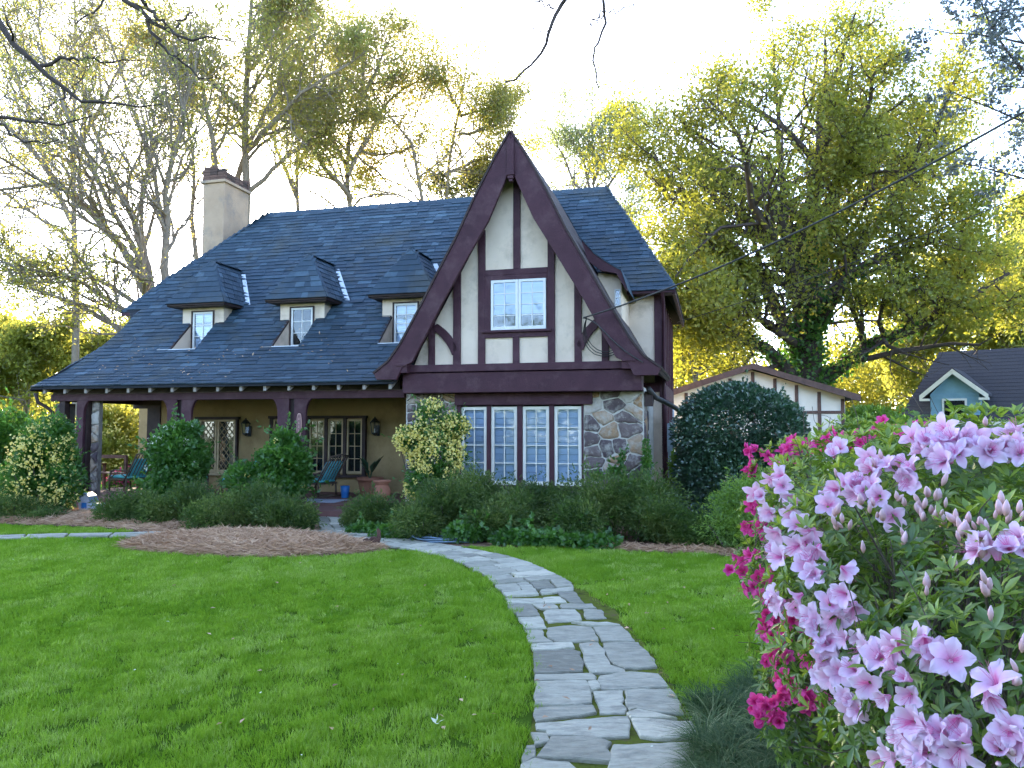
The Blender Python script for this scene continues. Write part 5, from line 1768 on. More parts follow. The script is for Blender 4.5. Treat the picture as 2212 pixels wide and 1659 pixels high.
iv['kind'] = 'stuff'

d = 27
lt = [limb([(352, 1000, 0), (345, 800, 0), (335, 640, 0), (324, 600, 0), (230, 510, 0), (173, 434, -1), (133, 395, -1.5), (72, 337, -2), (18, 283, -2), (-60, 210, -2)], d, 0.231, .05),
      limb([(345, 700, 0), (334, 640, 0), (322, 590, 0), (310, 500, 1), (274, 424, 1.5), (216, 337, 2), (202, 265, 2), (170, 180, 2), (150, 90, 2)], d, 0.150, .03),
      limb([(345, 680, 0), (367, 589, 0), (356, 496, 0), (349, 424, 0), (378, 319, -1), (400, 220, -1), (425, 110, -1)], d, 0.163, .03),
      limb([(340, 720, 0), (274, 672, -1), (230, 636, -2), (173, 622, -3), (126, 575, -3), (65, 579, -4), (-30, 586, -4)], d, 0.122, .03),
      limb([(330, 740, 0), (263, 712, 1), (187, 661, 1), (110, 640, 1), (20, 600, 1)], d, 0.095, .02),
      limb([(336, 640, 0), (318, 592, 0), (290, 556, 0), (240, 440, -2), (200, 360, -3), (150, 260, -3), (100, 150, -3), (70, 60, -3)], d, 0.109, .02),
      limb([(326, 604, 0), (290, 565, 0), (255, 528, 0), (200, 470, 2), (120, 440, 3), (40, 430, 3), (-40, 400, 3)], d, 0.095, .02),
      limb([(360, 530, 0), (353, 470, 0), (345, 425, 0), (325, 330, 1), (290, 240, 2), (255, 150, 2), (230, 60, 2)], d, 0.095, .02)]
tree('bare_tree', 'leaning grey tree with long branches and sparse new leaves beyond the roof edge', 'spring trees behind the house', lt, rt, M['bark'], M['leaf_spring'],
     [dict(m=17, t0=.2, t1=1.0, ang=.6, lf=.42, k=6, up=.05, wig=.2, cap=5, rf=.6), dict(m=8, t0=.15, ang=.65, lf=.6, k=4, up=.05, wig=.28, rf=.6), dict(m=5, t0=.25, ang=.7, lf=.55, k=3, up=.05, wig=.3)],
     6, .10, .14, tint_clump=3, twig_min=.011)

d = 33
ct = [limb([(533, 1000, 0), (533, 640, 0), (533, 467, 0), (529, 319, 0), (529, 259, 0), (533, 144, 0), (540, 36, 0), (548, -60, 0)], d, .30, .06),
      limb([(430, 1000, 1), (425, 553, 1), (432, 474, 1), (420, 380, 1), (405, 290, 1), (395, 180, 1)], d, .20, .03),
      limb([(480, 500, 0), (468, 360, -1), (455, 270, -2), (440, 170, -2), (420, 60, -2)], d, .16, .03),
      limb([(500, 480, 0), (504, 367, 1), (560, 230, 2), (650, 110, 2), (700, 30, 2)], d, .16, .03),
      limb([(530, 330, 0), (590, 250, -1), (650, 200, -2), (720, 160, -2), (790, 110, -2)], d, .13, .03),
      limb([(530, 250, 0), (470, 180, -1), (400, 120, -2), (330, 90, -2)], d, .12, .03),
      limb([(532, 170, 0), (580, 100, 1), (620, 30, 1), (640, -40, 1)], d, .11, .03),
      limb([(530, 420, 0), (620, 330, 0), (690, 280, 0), (760, 240, 0)], d, .12, .02)]
tree('spring_tree', 'tall upright tree with olive new leaves directly behind the chimney', 'spring trees behind the house', ct, rt, M['bark'], M['leaf_spring'],
     [dict(m=15, t0=.3, t1=1.0, ang=.75, lf=.42, k=6, up=.04, wig=.2, cap=5), dict(m=7, t0=.2, ang=.7, lf=.55, k=4, up=.02, wig=.28), dict(m=5, t0=.25, ang=.7, lf=.6, k=3, up=0, wig=.3)],
     10, .13, .26, tint_clump=2.4, clear=9)

d = 37
t3 = [limb([(768, 1000, 0), (765, 445, 0), (749, 384, 0), (742, 342, 0), (749, 295, 0), (785, 234, 0), (788, 144, 0), (775, 60, 0)], d, .22, .04),
      limb([(760, 432, 0), (720, 385, -1), (684, 340, -1), (650, 290, -1), (625, 230, -1)], d, .14, .03),
      limb([(750, 380, 0), (800, 300, 1), (820, 218, 1), (864, 194, 1), (915, 165, 1)], d, .14, .03),
      limb([(745, 350, 0), (700, 290, 2), (690, 220, 2), (705, 150, 2)], d, .12, .02),
      limb([(788, 200, 0), (830, 120, -1), (850, 60, -1)], d, .10, .02)]
tree('spring_tree', 'slim forked tree with thin bronze leaves above the middle of the roof', 'spring trees behind the house', t3, rt, M['bark'], M['leaf_spring'],
     [dict(m=17, t0=.12, t1=1.0, ang=.8, lf=.5, k=6, up=.03, wig=.22, cap=4.5, floor=1.8), dict(m=7, t0=.2, ang=.7, lf=.55, k=4, up=.03, wig=.3), dict(m=5, t0=.25, ang=.7, lf=.55, k=3, up=.03, wig=.3)],
     11, .12, .34, tint_clump=2.4, clear=10)
d = 38
t4 = [limb([(916, 1000, 0), (915, 421, 0), (912, 357, 0), (895, 316, 0), (874, 286, 0), (830, 238, 0), (800, 190, 0)], d, .24, .03),
      limb([(935, 1000, 1), (942, 421, 1), (973, 340, 1), (990, 272, 1), (995, 221, 1), (1010, 119, 1)], d, .22, .03),
      limb([(994, 245, 1), (970, 200, 0), (955, 160, 0), (925, 130, 0)], d, .09, .02),
      limb([(995, 250, 1), (1040, 238, 2), (1085, 232, 2), (1110, 215, 2)], d, .09, .02),
      limb([(992, 290, 1), (1041, 292, 0), (1080, 260, 0), (1095, 235, 0)], d, .09, .02),
      limb([(895, 316, 0), (850, 330, 2), (800, 350, 2), (770, 390, 2)], d, .08, .02),
      limb([(960, 380, 1), (1010, 350, 2), (1060, 340, 2), (1100, 320, 2)], d, .10, .02)]
tree('spring_tree', 'twin-stemmed tree with coppery leaves close beside the gable peak', 'spring trees behind the house', t4, rt, M['bark'], M['leaf_spring'],
     [dict(m=15, t0=.12, t1=1.0, ang=.8, lf=.5, k=6, up=.03, wig=.22, cap=4.2, floor=1.8), dict(m=7, t0=.2, ang=.7, lf=.55, k=4, up=.03, wig=.3), dict(m=5, t0=.25, ang=.7, lf=.55, k=3, up=.03, wig=.3)],
     12, .125, .34, tint_clump=2.0, clear=10)
d = 41
t3b = [limb([(170, 1000, 0), (160, 620, 0), (150, 420, 0), (165, 250, 0), (150, 100, 0), (160, -60, 0)], d, .24, .04),
       limb([(155, 480, 0), (90, 350, -1), (50, 230, -1), (20, 100, -1), (-20, 20, -1)], d, .16, .03),
       limb([(160, 330, 0), (220, 230, 1), (270, 130, 1), (300, 30, 1)], d, .14, .03),
       limb([(158, 260, 0), (90, 170, 2), (70, 60, 2), (90, -40, 2)], d, .12, .03),
       limb([(150, 520, 0), (60, 450, 1), (-20, 400, 1), (-80, 330, 1)], d, .12, .03)]
tree('spring_tree', 'hazy tree with small bluish-olive leaves filling the sky beyond the leaning bare tree', 'spring trees behind the house', t3b, rt, M['bark'], M['leaf_spring'],
     [dict(m=16, t0=.25, t1=1.0, ang=.75, lf=.45, k=6, up=.03, wig=.22, cap=5.5), dict(m=7, t0=.2, ang=.7, lf=.55, k=4, up=.03, wig=.3), dict(m=5, t0=.25, ang=.7, lf=.55, k=3, up=.03, wig=.3)],
     9, .14, .3, tint_clump=2.4, clear=8)
d = 44
t3c = [limb([(640, 1000, 0), (645, 520, 0), (640, 400, 0), (655, 280, 0), (640, 150, 0), (650, 40, 0)], d, .2, .04),
       limb([(643, 430, 0), (590, 330, -1), (570, 220, -1), (590, 110, -1)], d, .14, .03),
       limb([(645, 360, 0), (700, 270, 1), (720, 160, 1), (750, 60, 1)], d, .13, .03),
       limb([(648, 300, 0), (610, 220, 2), (620, 90, 2), (600, 0, 2)], d, .11, .03)]
tree('spring_tree', 'upright tree with dense olive spring leaves above the roof right of the chimney', 'spring trees behind the house', t3c, rt, M['bark'], M['leaf_spring'],
     [dict(m=16, t0=.3, t1=1.0, ang=.75, lf=.42, k=6, up=.03, wig=.22, cap=5), dict(m=7, t0=.2, ang=.7, lf=.55, k=4, up=.03, wig=.3), dict(m=5, t0=.25, ang=.7, lf=.55, k=3, up=.03, wig=.3)],
     9, .15, .3, tint_clump=2.4, clear=10)
d = 42
t5 = [limb([(1015, 1000, 0), (1012, 520, 0), (1010, 420, 0), (1015, 350, 0)], d, .16, .03),
      limb([(1011, 430, 0), (975, 400, 0), (950, 385, 0)], d, .06, .02), limb([(1012, 420, 0), (1050, 380, 0), (1075, 370, 0)], d, .06, .02)]
tree('evergreen_tree', 'small dark evergreen tucked between roof ridge and gable', None, t5, rt, M['bark_dark'], M['leaf_pine'],
     [dict(m=14, t0=.05, ang=1.1, lf=.5, k=5, up=0, wig=.2, cap=2.4, floor=1.3), dict(m=5, ang=.8, lf=.5, k=4, up=0, wig=.3), dict(m=4, ang=.8, lf=.5, k=3, wig=.3)], 10, .16, .16, clear=9.5)
d = 44
t6 = [limb([(1290, 1000, 0), (1285, 520, 0), (1278, 400, 0), (1285, 300, 0), (1280, 215, 0)], d, .2, .03),
      limb([(1285, 480, 0), (1240, 400, 0), (1215, 330, 0), (1190, 280, 0)], d, .12, .02),
      limb([(1282, 450, 0), (1330, 380, 1), (1360, 310, 1), (1390, 270, 1)], d, .12, .02),
      limb([(1280, 400, 0), (1310, 330, -1), (1340, 240, -1)], d, .10, .02),
      limb([(1284, 500, 0), (1350, 450, -1), (1400, 420, -1)], d, .10, .02),
      limb([(1282, 430, 0), (1250, 330, 2), (1235, 240, 2)], d, .10, .02)]
tree('pale_tree', 'airy pale green tree just beyond the far slope of the gable', None, t6, rt, M['bark'], M['leaf_pale'],
     [dict(m=15, t0=.12, ang=.8, lf=.5, k=6, up=.03, wig=.22, cap=4.5, floor=1.8), dict(m=6, ang=.7, lf=.55, k=4, wig=.3), dict(m=5, ang=.7, lf=.55, k=3, wig=.3)], 9, .15, .3, clear=10)
for (bx, top, w_, d, lab, mt, n) in ((2150, 300, 190, 46, 'tall straight tree rising behind the blue dormer', 'leaf_oak', 17),
                                     (1990, 560, 120, 44, 'yellow willowy tree between the oak and the blue dormer', 'leaf_yellow', 15),
                                     (2240, 470, 110, 40, 'bushy green tree beside the tall straight one', 'leaf_yellow', 12),
                                     (1500, 640, 110, 47, 'sunlit yellow tree glowing beside the house corner', 'leaf_yellow', 10),
                                     (60, 690, 130, 43, 'rounded yellow-green tree at the lower roof corner', 'leaf_yellow', 13),
                                     (200, 710, 110, 47, 'hazy yellow tree under the leaning bare tree', 'leaf_yellow', 12),
                                     (-70, 640, 120, 45, 'tall yellow-green tree at the edge of the garden', 'leaf_yellow', 11)):
    L = [limb([(bx, 1000, 0), (bx, 860, 0), (bx + 5, 0.5 * (860 + top), 0), (bx - 4, top, 0)], d, .26, .03)]
    for k in range(6):
        a = rt.uniform(-1, 1)
        y0 = 860 - (860 - top) * rt.uniform(.05, .6)
        L.append(limb([(bx, y0, 0), (bx + a * w_ * .6, y0 - 50, rt.uniform(-2, 2)), (bx + a * w_ * 1.1, y0 - 110 * rt.uniform(.3, 1), rt.uniform(-3, 3))], d, .12, .02))
    tree('woodland_tree', lab, 'woodland trees beyond the garden', L, rt, M['bark'], M[mt],
         [dict(m=10, t0=.15, ang=.9, lf=.45, k=5, up=.0, wig=.22, cap=3.5), dict(m=5, ang=.8, lf=.55, k=3, up=-.02, wig=.3), dict(m=4, ang=.8, lf=.6, k=2, up=-.05, wig=.3)], n, .24, .28, droop=.4)
# near tree whose boughs come in at the upper corner
d = 10
t9 = [limb([(2900, 1500, 0), (2880, 900, 0), (2800, 400, 0), (2600, 150, 0), (2500, -200, 0)], d, .22, .08),
      limb([(2780, 380, 0), (2500, 330, 0), (2300, 230, 0), (2200, 150, 0), (2130, 70, 0), (2110, -20, 0)], d, .05, .008),
      limb([(2700, 300, 0), (2400, 320, 1), (2260, 290, 1), (2160, 240, 1), (2060, 200, 1)], d, .04, .006),
      limb([(2650, 200, 0), (2400, 130, 0), (2250, 90, 0), (2120, 80, 0), (1990, 60, 0)], d, .035, .005),
      limb([(2760, 480, 0), (2400, 430, 0), (2250, 400, 0), (2150, 360, 0), (2070, 350, 0)], d, .04, .006),
      limb([(2600, 100, 0), (2330, 30, -1), (2200, -10, -1), (2080, 40, -1)], d, .03, .005)]
tree('young_leaf_tree', 'near tree with cool dark young leaves hanging over the upper corner', None, t9, rt, M['bark_dark'], M['leaf_near'],
     [dict(m=9, t0=.45, ang=.7, lf=.22, k=6, up=.03, wig=.2, cap=.8), dict(m=5, ang=.7, lf=.5, k=4, wig=.3, cap=.4)], 16, .066, .045, twig_min=.002)

def bough(label, rows, twigs=True, dens=6):
    L = []
    for i, (pts, dd, r0, r1) in enumerate(rows):
        L.append(([at(x, y, dd) for x, y in pts], r0, r1))
    base = np.array(L[0][0][0])
    root = empty('overhanging_bough', base)
    tag(root, label, 'branch', 'dark bare boughs hanging into the sky')
    PL, RL = [], []
    for i, (pts, r0, r1) in enumerate(L):
        p = resample(pts, 16)
        p[1:-1] += rt.normal(size=(14, 3)) * .02
        r = np.linspace(r0, r1, 16)
        V, F = tubes(p[None], r[None], 7)
        obj('limb' if i == 0 else 'branch', V - base, F, M['bark_dark'], root, smooth=True)
        PL.append(p)
        RL.append(r)
    P2, R2 = sprout(np.array(PL), np.array(RL), dens, rt, t0=.15, ang=.8, lf=.22, k=6, up=-.03, wig=.3, cap=.7)
    P3, R3 = sprout(P2, R2, 3, rt, ang=.8, lf=.5, k=4, wig=.35)
    V1, F1 = tubes(P2, np.maximum(R2, .0028), 4)
    V2, F2 = tubes(P3, np.maximum(R3, .002), 3)
    o = obj('twigs', np.concatenate([V1, V2]) - base, np.concatenate([F1, F2 + len(V1)]), M['bark_dark'], root)
    o['kind'] = 'stuff'
    if twigs:
        Q = (P3[:, 1:] + rt.normal(size=P3[:, 1:].shape) * .03).reshape(-1, 3)
        leaf_cloud('new_leaves', Q - base, .045, M['leaf_spring'], root, rt)['kind'] = 'stuff'
bough('dark bough curving down across the sky above the leaning bare tree', [([(-160, -120), (-40, 0), (25, 85), (75, 140), (150, 215), (165, 222), (240, 217), (300, 232), (350, 225)], 8, .05, .006),
      ([(82, 142), (120, 124), (180, 122), (260, 135), (310, 128)], 8, .022, .004), ([(150, 215), (160, 180), (185, 150), (210, 120)], 8, .01, .003)])
bough('forked dark bough reaching across the sky towards the chimney', [([(120, -160), (245, -10), (300, 35), (345, 60), (385, 76), (440, 90), (520, 92)], 8.5, .045, .006),
      ([(290, -20), (320, 20), (345, 43), (375, 66), (400, 95)], 8.5, .03, .005), ([(316, 40), (330, 75), (345, 100), (400, 140), (417, 180), (500, 172)], 8.5, .022, .004),
      ([(380, 60), (395, 35), (440, 10), (480, 12)], 8.5, .012, .003)])
bough('low dark bough at the edge of the sky beside the leaning tree', [([(-200, 220), (0, 246), (65, 250), (90, 275), (110, 276), (160, 258), (200, 250)], 8, .035, .005),
      ([(-120, 200), (0, 260), (22, 292), (50, 308), (105, 312), (130, 300)], 8, .028, .005)])
bough('slender dark bough dangling alone above the gable peak', [([(1290, -110), (1218, 0), (1197, 27), (1187, 61), (1185, 109), (1165, 136), (1136, 150), (1119, 167), (1092, 177)], 8, .032, .009),
      ([(1197, 20), (1170, 3), (1145, -2)], 8, .010, .006), ([(1184, 71), (1153, 60), (1109, 53)], 8, .007, .004)], False, 2)
bough('thin forked bough dangling between gable peak and oak', [([(1300, -110), (1309, 0), (1310, 31), (1302, 68), (1287, 102), (1281, 124), (1289, 150), (1291, 173), (1294, 190)], 8, .022, .007),
      ([(1309, 24), (1289, 31), (1269, 54), (1253, 78)], 8, .010, .005), ([(1313, 29), (1357, 17), (1391, 0)], 8, .008, .004)], False, 2)

# far wood
def wood(name, label, n, x0, x1, y0, y1, zmax, mt, size, seed):
    r = np.random.default_rng(seed)
    X, Y = r.uniform(x0, x1, n), r.uniform(y0, y1, n)
    top = zmax * (.5 + .5 * clump_noise(np.column_stack([X, Y * .3, X * 0]), 5.0, seed))
    P = np.column_stack([X, Y, r.random(n) ** .9 * top])
    P = P[clump_noise(P, 2.2, seed + 1) > .26]
    m = len(P)
    k = 34
    Q = r.normal(size=(k, 3)) * size * .9
    A = r.normal(size=(k, 3)) + np.array([0, 0, -.3])
    L = r.uniform(.5, 1.1, k) * size * .55
    V, F = leaves(Q, A, r.normal(size=(k, 3)), L, L * .65)
    sc_ = r.uniform(.7, 1.3, m)
    scattered(name, label, P, r.uniform(-3.1, 3.1, (m, 3)), np.column_stack([sc_] * 3), clump_noise(P, 3, seed + 2), V, F, np.repeat(r.random(k), 4), M[mt])
wood('distant_woods', 'far sunlit woodland closing the view behind house and garden', 9000, -62, 66, 58, 78, 10.5, 'wood_leaf', .75, 55)
wood('unseen_street_trees', 'unseen trees across the street, added to darken reflections and ambient light', 2600, -55, 55, -44, -30, 13.0, 'scrub_leaf', 1.0, 57)  # out of view behind the camera, added to dim window reflections and sky light
wood('undergrowth', 'green undergrowth along the back of the garden', 3000, -45, 48, 46, 54, 2.6, 'scrub_leaf', .5, 56)

# ================================================================== SHRUBS
def shrub(name, label, blobs, n, size, leafmat, stems=4, aspect=.5, shell=.55, clump=.35, cat='shrub', droop=0.0, blossom=None, rough=.16, group=None, woody='twig', outward=1.0, shoots=.008):
    """blobs: (px, py, depth, rx, ry, rz in m); leaves fill the outer part of the volume, stems carry them"""
    r = np.random.default_rng(abs(hash(label)) % 1000 if False else sum(map(ord, label)) % 9973)
    C = np.array([at(b[0], b[1], b[2]) for b in blobs])
    S = np.array([b[3:6] for b in blobs])
    base = np.array([C[:, 0].mean(), C[:, 1].mean(), 0.0])
    root = empty(name, base)
    tag(root, label, cat, group)
    vol = S.prod(1) ** (2 / 3)
    k = r.choice(len(blobs), n, p=vol / vol.sum())
    dirs = unit(r.normal(size=(n, 3)))
    rad = 1 - shell * r.random(n) ** 1.6
    P0 = C[k] + dirs * S[k]
    bump = 1 + rough * 2 * (clump_noise(P0, clump, 5) - .5) + rough * .8 * (clump_noise(P0, clump * .35, 6) - .5)
    P = C[k] + dirs * S[k] * (rad * bump)[:, None]
    ok = P[:, 2] > .01
    for j in range(len(blobs)):                                 # drop what is deep inside a neighbour
        q = np.linalg.norm((P - C[j]) / S[j], axis=1)
        ok &= ~((k != j) & (q < .55))
    P, dirs = P[ok], dirs[ok]
    ns = max(6, int(n * shoots))                                # stray shoots beyond the outline
    src = r.choice(len(P), ns)
    src = src[P[src, 2] > .25 * P[:, 2].max()]
    ns = len(src)
    sdir = unit(dirs[src] * .8 + np.array([0, 0, .7]) + r.normal(size=(ns, 3)) * .35)
    sl_ = r.uniform(1.5, 4.2, ns) * size * (1.0 if shoots < .006 else 1.3)
    tt = np.linspace(.15, 1, 9)
    SP = (P[src][:, None] + sdir[:, None] * (sl_[:, None] * tt)[..., None] + r.normal(size=(ns, 9, 3)) * size * .12).reshape(-1, 3)
    P = np.concatenate([P, SP])
    dirs = np.concatenate([dirs, np.repeat(sdir, 9, axis=0)])
    A = dirs * outward + r.normal(size=P.shape) * .7 + np.array([0, 0, .15])
    tint = .55 * clump_noise(P, clump, 9) + .45 * r.random(len(P))
    fo = leaf_cloud('foliage', P - base, size, leafmat, root, r, aspect, .4, A, tint, droop)
    fo['kind'] = 'stuff'
    sv, sf, off = [], [], 0
    for j in range(len(blobs)):
        for s in range(stems):
            e = C[j] + r.normal(size=3) * S[j] * .35
            g = np.array([base[0] + (C[j][0] - base[0]) * .7 + r.normal() * .08, base[1] + (C[j][1] - base[1]) * .7 + r.normal() * .08, 0])
            pts = resample([g, (g + e) / 2 + r.normal(size=3) * .06, e], 8)
            V, F = tubes(pts[None], np.linspace(.018, .006, 8)[None], 5)
            sv.append(V)
            sf.append(F + off)
            off += len(V)
    st_ = obj('stems', np.concatenate(sv) - base, np.concatenate(sf), M[woody], root, smooth=True)
    st_['kind'] = 'stuff'
    if blossom:
        bm_, bn, bs, per = blossom
        k = r.choice(len(blobs), bn, p=vol / vol.sum())
        dr = unit(r.normal(size=(bn, 3)))
        dr[:, 1] = -np.abs(dr[:, 1])
        Pb = C[k] + dr * S[k] * 1.02
        ok = Pb[:, 2] > .1
        for j in range(len(blobs)):
            ok &= ~((k != j) & (np.linalg.norm((Pb - C[j]) / S[j], axis=1) < .9))
        Pb = Pb[ok]
        keep = clump_noise(Pb, clump * .8, 12) > .34
        Pb = Pb[keep]
        Q = np.repeat(Pb, per, axis=0) + r.normal(size=(len(Pb) * per, 3)) * bs * .75
        V, F = leaves(Q, r.normal(size=Q.shape), r.normal(size=Q.shape), np.full(len(Q), bs), np.full(len(Q), bs * .9), .3)
        bo = obj('blossom', V - base, F, M[bm_], root, np.repeat(r.random(len(Q)), 4))
        bo['kind'] = 'stuff'
    return root

shrub('clipped_shrub', 'large dark glossy shrub clipped into a smooth round dome', [(1600, 935, 14.6, 1.20, 1.1, .95), (1598, 1040, 14.6, 1.13, 1.1, 1.0)], 46000, .072, M['leaf_dark'], 6, .6, .34, .5, rough=.08, woody='bark_dark', shoots=.0012)
shrub('climbing_rose', 'pale yellow climbing rose in full bloom against the stone wall',
      [(930, 910, 13.7, .26, .2, .36), (945, 985, 13.6, .46, .3, .42), (890, 950, 13.6, .28, .22, .22), (985, 920, 13.6, .22, .2, .2), (915, 1045, 13.5, .38, .28, .35)],
      9000, .06, M['leaf_vine'], 4, .5, .6, .25, 'rose', .2, ('cream_bloom', 520, .055, 7), .3)
shrub('flowering_shrub', 'tall shrub covered in cream flower heads at the porch corner',
      [(95, 985, 15.2, .58, .5, .62), (60, 1045, 15.0, .5, .5, .45), (130, 1050, 15.0, .38, .4, .42), (120, 940, 15.3, .32, .3, .3)],
      14000, .075, M['leaf_vine'], 4, .5, .6, .3, 'shrub', .2, ('cream_bloom', 300, .055, 8), .34)
shrub('climbing_shrub', 'dark green climber with a few white flowers hiding the porch post', [(372, 985, 15.0, .48, .4, .50), (360, 1050, 15.0, .5, .45, .4), (420, 1000, 15.2, .26, .3, .36), (390, 930, 15.1, .32, .25, .16)],
      13000, .085, M['leaf_vine'], 4, .6, .6, .3, 'climber', .3, ('white_bloom', 46, .04, 6), .36)
shrub('climbing_shrub', 'bright green climber billowing up the second porch post', [(610, 1000, 14.4, .44, .4, .45), (600, 1060, 14.3, .5, .42, .34), (540, 1040, 14.4, .34, .35, .3), (615, 950, 14.5, .24, .25, .2), (650, 1015, 14.3, .18, .25, .35)],
      14000, .085, M['leaf_vine'], 4, .6, .6, .3, 'climber', .3, ('cream_bloom', 26, .04, 6), .38)
lows = [('low feathery shrub below the flowering cream one', [(40, 1108, 14.3, .55, .5, 0.296), (-40, 1103, 14.3, .5, .5, 0.348), (95, 1120, 14.0, .3, .4, 0.174)]),
        ('low feathery shrub next to the white model house', [(255, 1108, 13.7, .42, .4, 0.261), (300, 1098, 13.8, .4, .4, 0.296)]),
        ('low feathery shrub under the dark climber', [(400, 1093, 13.6, .52, .5, 0.331), (350, 1108, 13.4, .4, .4, 0.261)]),
        ('low spreading shrub in front of the second porch post', [(500, 1106, 12.7, .48, .5, 0.331), (450, 1120, 12.5, .34, .4, 0.217), (560, 1088, 13.0, .4, .4, 0.304)]),
        ('low spreading shrub beside the porch step', [(610, 1116, 12.5, .46, .45, 0.278), (655, 1123, 12.6, .22, .35, 0.191)]),
        ('low mounded shrub between porch step and urn', [(810, 1113, 12.6, .42, .4, 0.296), (850, 1128, 12.4, .3, .35, 0.226), (770, 1118, 12.9, .25, .3, 0.191)]),
        ('deep foundation shrub under the yellow rose', [(960, 1098, 12.0, .52, .5, 0.383), (1020, 1068, 12.4, .5, .5, 0.331), (910, 1128, 11.6, .36, .4, 0.261)]),
        ('deep foundation shrub under the four casement windows', [(1110, 1108, 12.0, .62, .6, 0.392), (1180, 1093, 12.3, .5, .5, 0.331), (1070, 1128, 11.4, .45, .4, 0.261)]),
        ('deep foundation shrub before the stone corner of the gable', [(1310, 1093, 11.7, .62, .6, 0.435), (1390, 1078, 11.9, .48, .5, 0.365), (1250, 1123, 11.2, .45, .4, 0.278), (1420, 1128, 11.2, .4, .4, 0.313)]),
        ('low dark shrub at the foot of the round clipped one', [(1545, 1158, 10.9, .50, .4, 0.209), (1480, 1153, 11.2, .4, .4, 0.226), (1610, 1168, 10.8, .35, .35, 0.174)])]
for lab, bl in lows:
    dark = 'dark' in lab or 'deep' in lab
    shrub('foundation_shrub', lab, bl, int(7500 * len(bl)) if dark else 5200 * len(bl), .055 if not dark else .06, M['leaf_shrub'], 5, .30, .75, .22, 'shrub', .1, None, .46, 'loose shrubs planted along the house')
shrub('ground_ivy', 'lime green ivy spilling onto the lawn edge under the casements', [(1180, 1162, 10.9, .5, .3, .10), (1270, 1168, 10.8, .42, .3, .09), (1100, 1160, 11.1, .3, .3, .09)],
      3600, .07, M['leaf_vine'], 2, .8, .8, .2, 'ivy', .4)
shrub('ground_ivy', 'green ivy edging the path beside the coiled hose', [(860, 1150, 11.7, .4, .25, .12), (1010, 1150, 11.3, .35, .25, .14), (790, 1142, 12.2, .3, .2, .08)],
      4200, .06, M['leaf_vine'], 2, .8, .8, .2, 'ivy', .4)
shrub('feathery_shrub', 'feathery lime shrub between the round dome and the azaleas', [(1615, 1062, 10.5, .34, .3, .22), (1575, 1085, 10.6, .30, .25, .16), (1640, 1060, 10.4, .28, .3, .28), (1610, 1120, 10.5, .40, .3, .34), (1570, 1140, 10.5, .34, .3, .28)],
      10000, .055, M['leaf_lime'], 1, .25, .8, .15, 'shrub', .2, None, .3)
shrub('wall_ivy', 'dark ivy climbing the stone corner of the gable', [(1396, 1000, 13.75, .06, .12, .45), (1330, 1020, 13.62, .20, .05, .10), (1343, 990, 13.6, .05, .04, .15), (1290, 1028, 13.65, .12, .05, .08)],
      1300, .055, M['leaf_vine'], 1, .8, .9, .2, 'ivy', .6)
shrub('side_shrub', 'yellow-green shrub beside the conduit on the side wall', [(1470, 1010, 15.6, .22, .3, .4), (1462, 1070, 15.4, .25, .3, .4)], 3200, .07, M['leaf_lime'], 3, .5, .7, .2)
shrub('garden_bush', 'dark green bush filling the gap beyond the flowering shrub', [(20, 960, 19, .9, .8, .75), (-60, 1000, 19, .9, .8, .8), (60, 1040, 20, .8, .8, .6)], 16000, .12, M['leaf_vine'], 4, .5, .6, .4)
shrub('sunny_bush', 'pale yellow blossoming bush seen through the open porch end', [(245, 930, 27, 1.0, .9, .95), (225, 980, 26, .9, .8, .7), (270, 990, 27, .7, .7, .5)], 11000, .14, M['leaf_yellow'], 4, .6, .6, .4, 'bush', 0, ('cream_bloom', 300, .10, 4), .25)
shrub('azalea_shrub', 'small red-pink azalea beyond the porch bench', [(258, 1050, 21, .4, .4, .3), (285, 1030, 22, .4, .4, .3)], 2600, .08, M['leaf_vine'], 3, .5, .7, .2, 'azalea', 0, ('magenta_petal', 160, .06, 5), .25)
shrub('yard_bush', 'lime bush beyond the outbuilding wall', [(1875, 915, 26, 1.0, 1, .55), (1925, 935, 26, .8, .8, .5), (1830, 945, 24, .9, .8, .5)], 11000, .14, M['leaf_lime'], 4, .5, .6, .4)

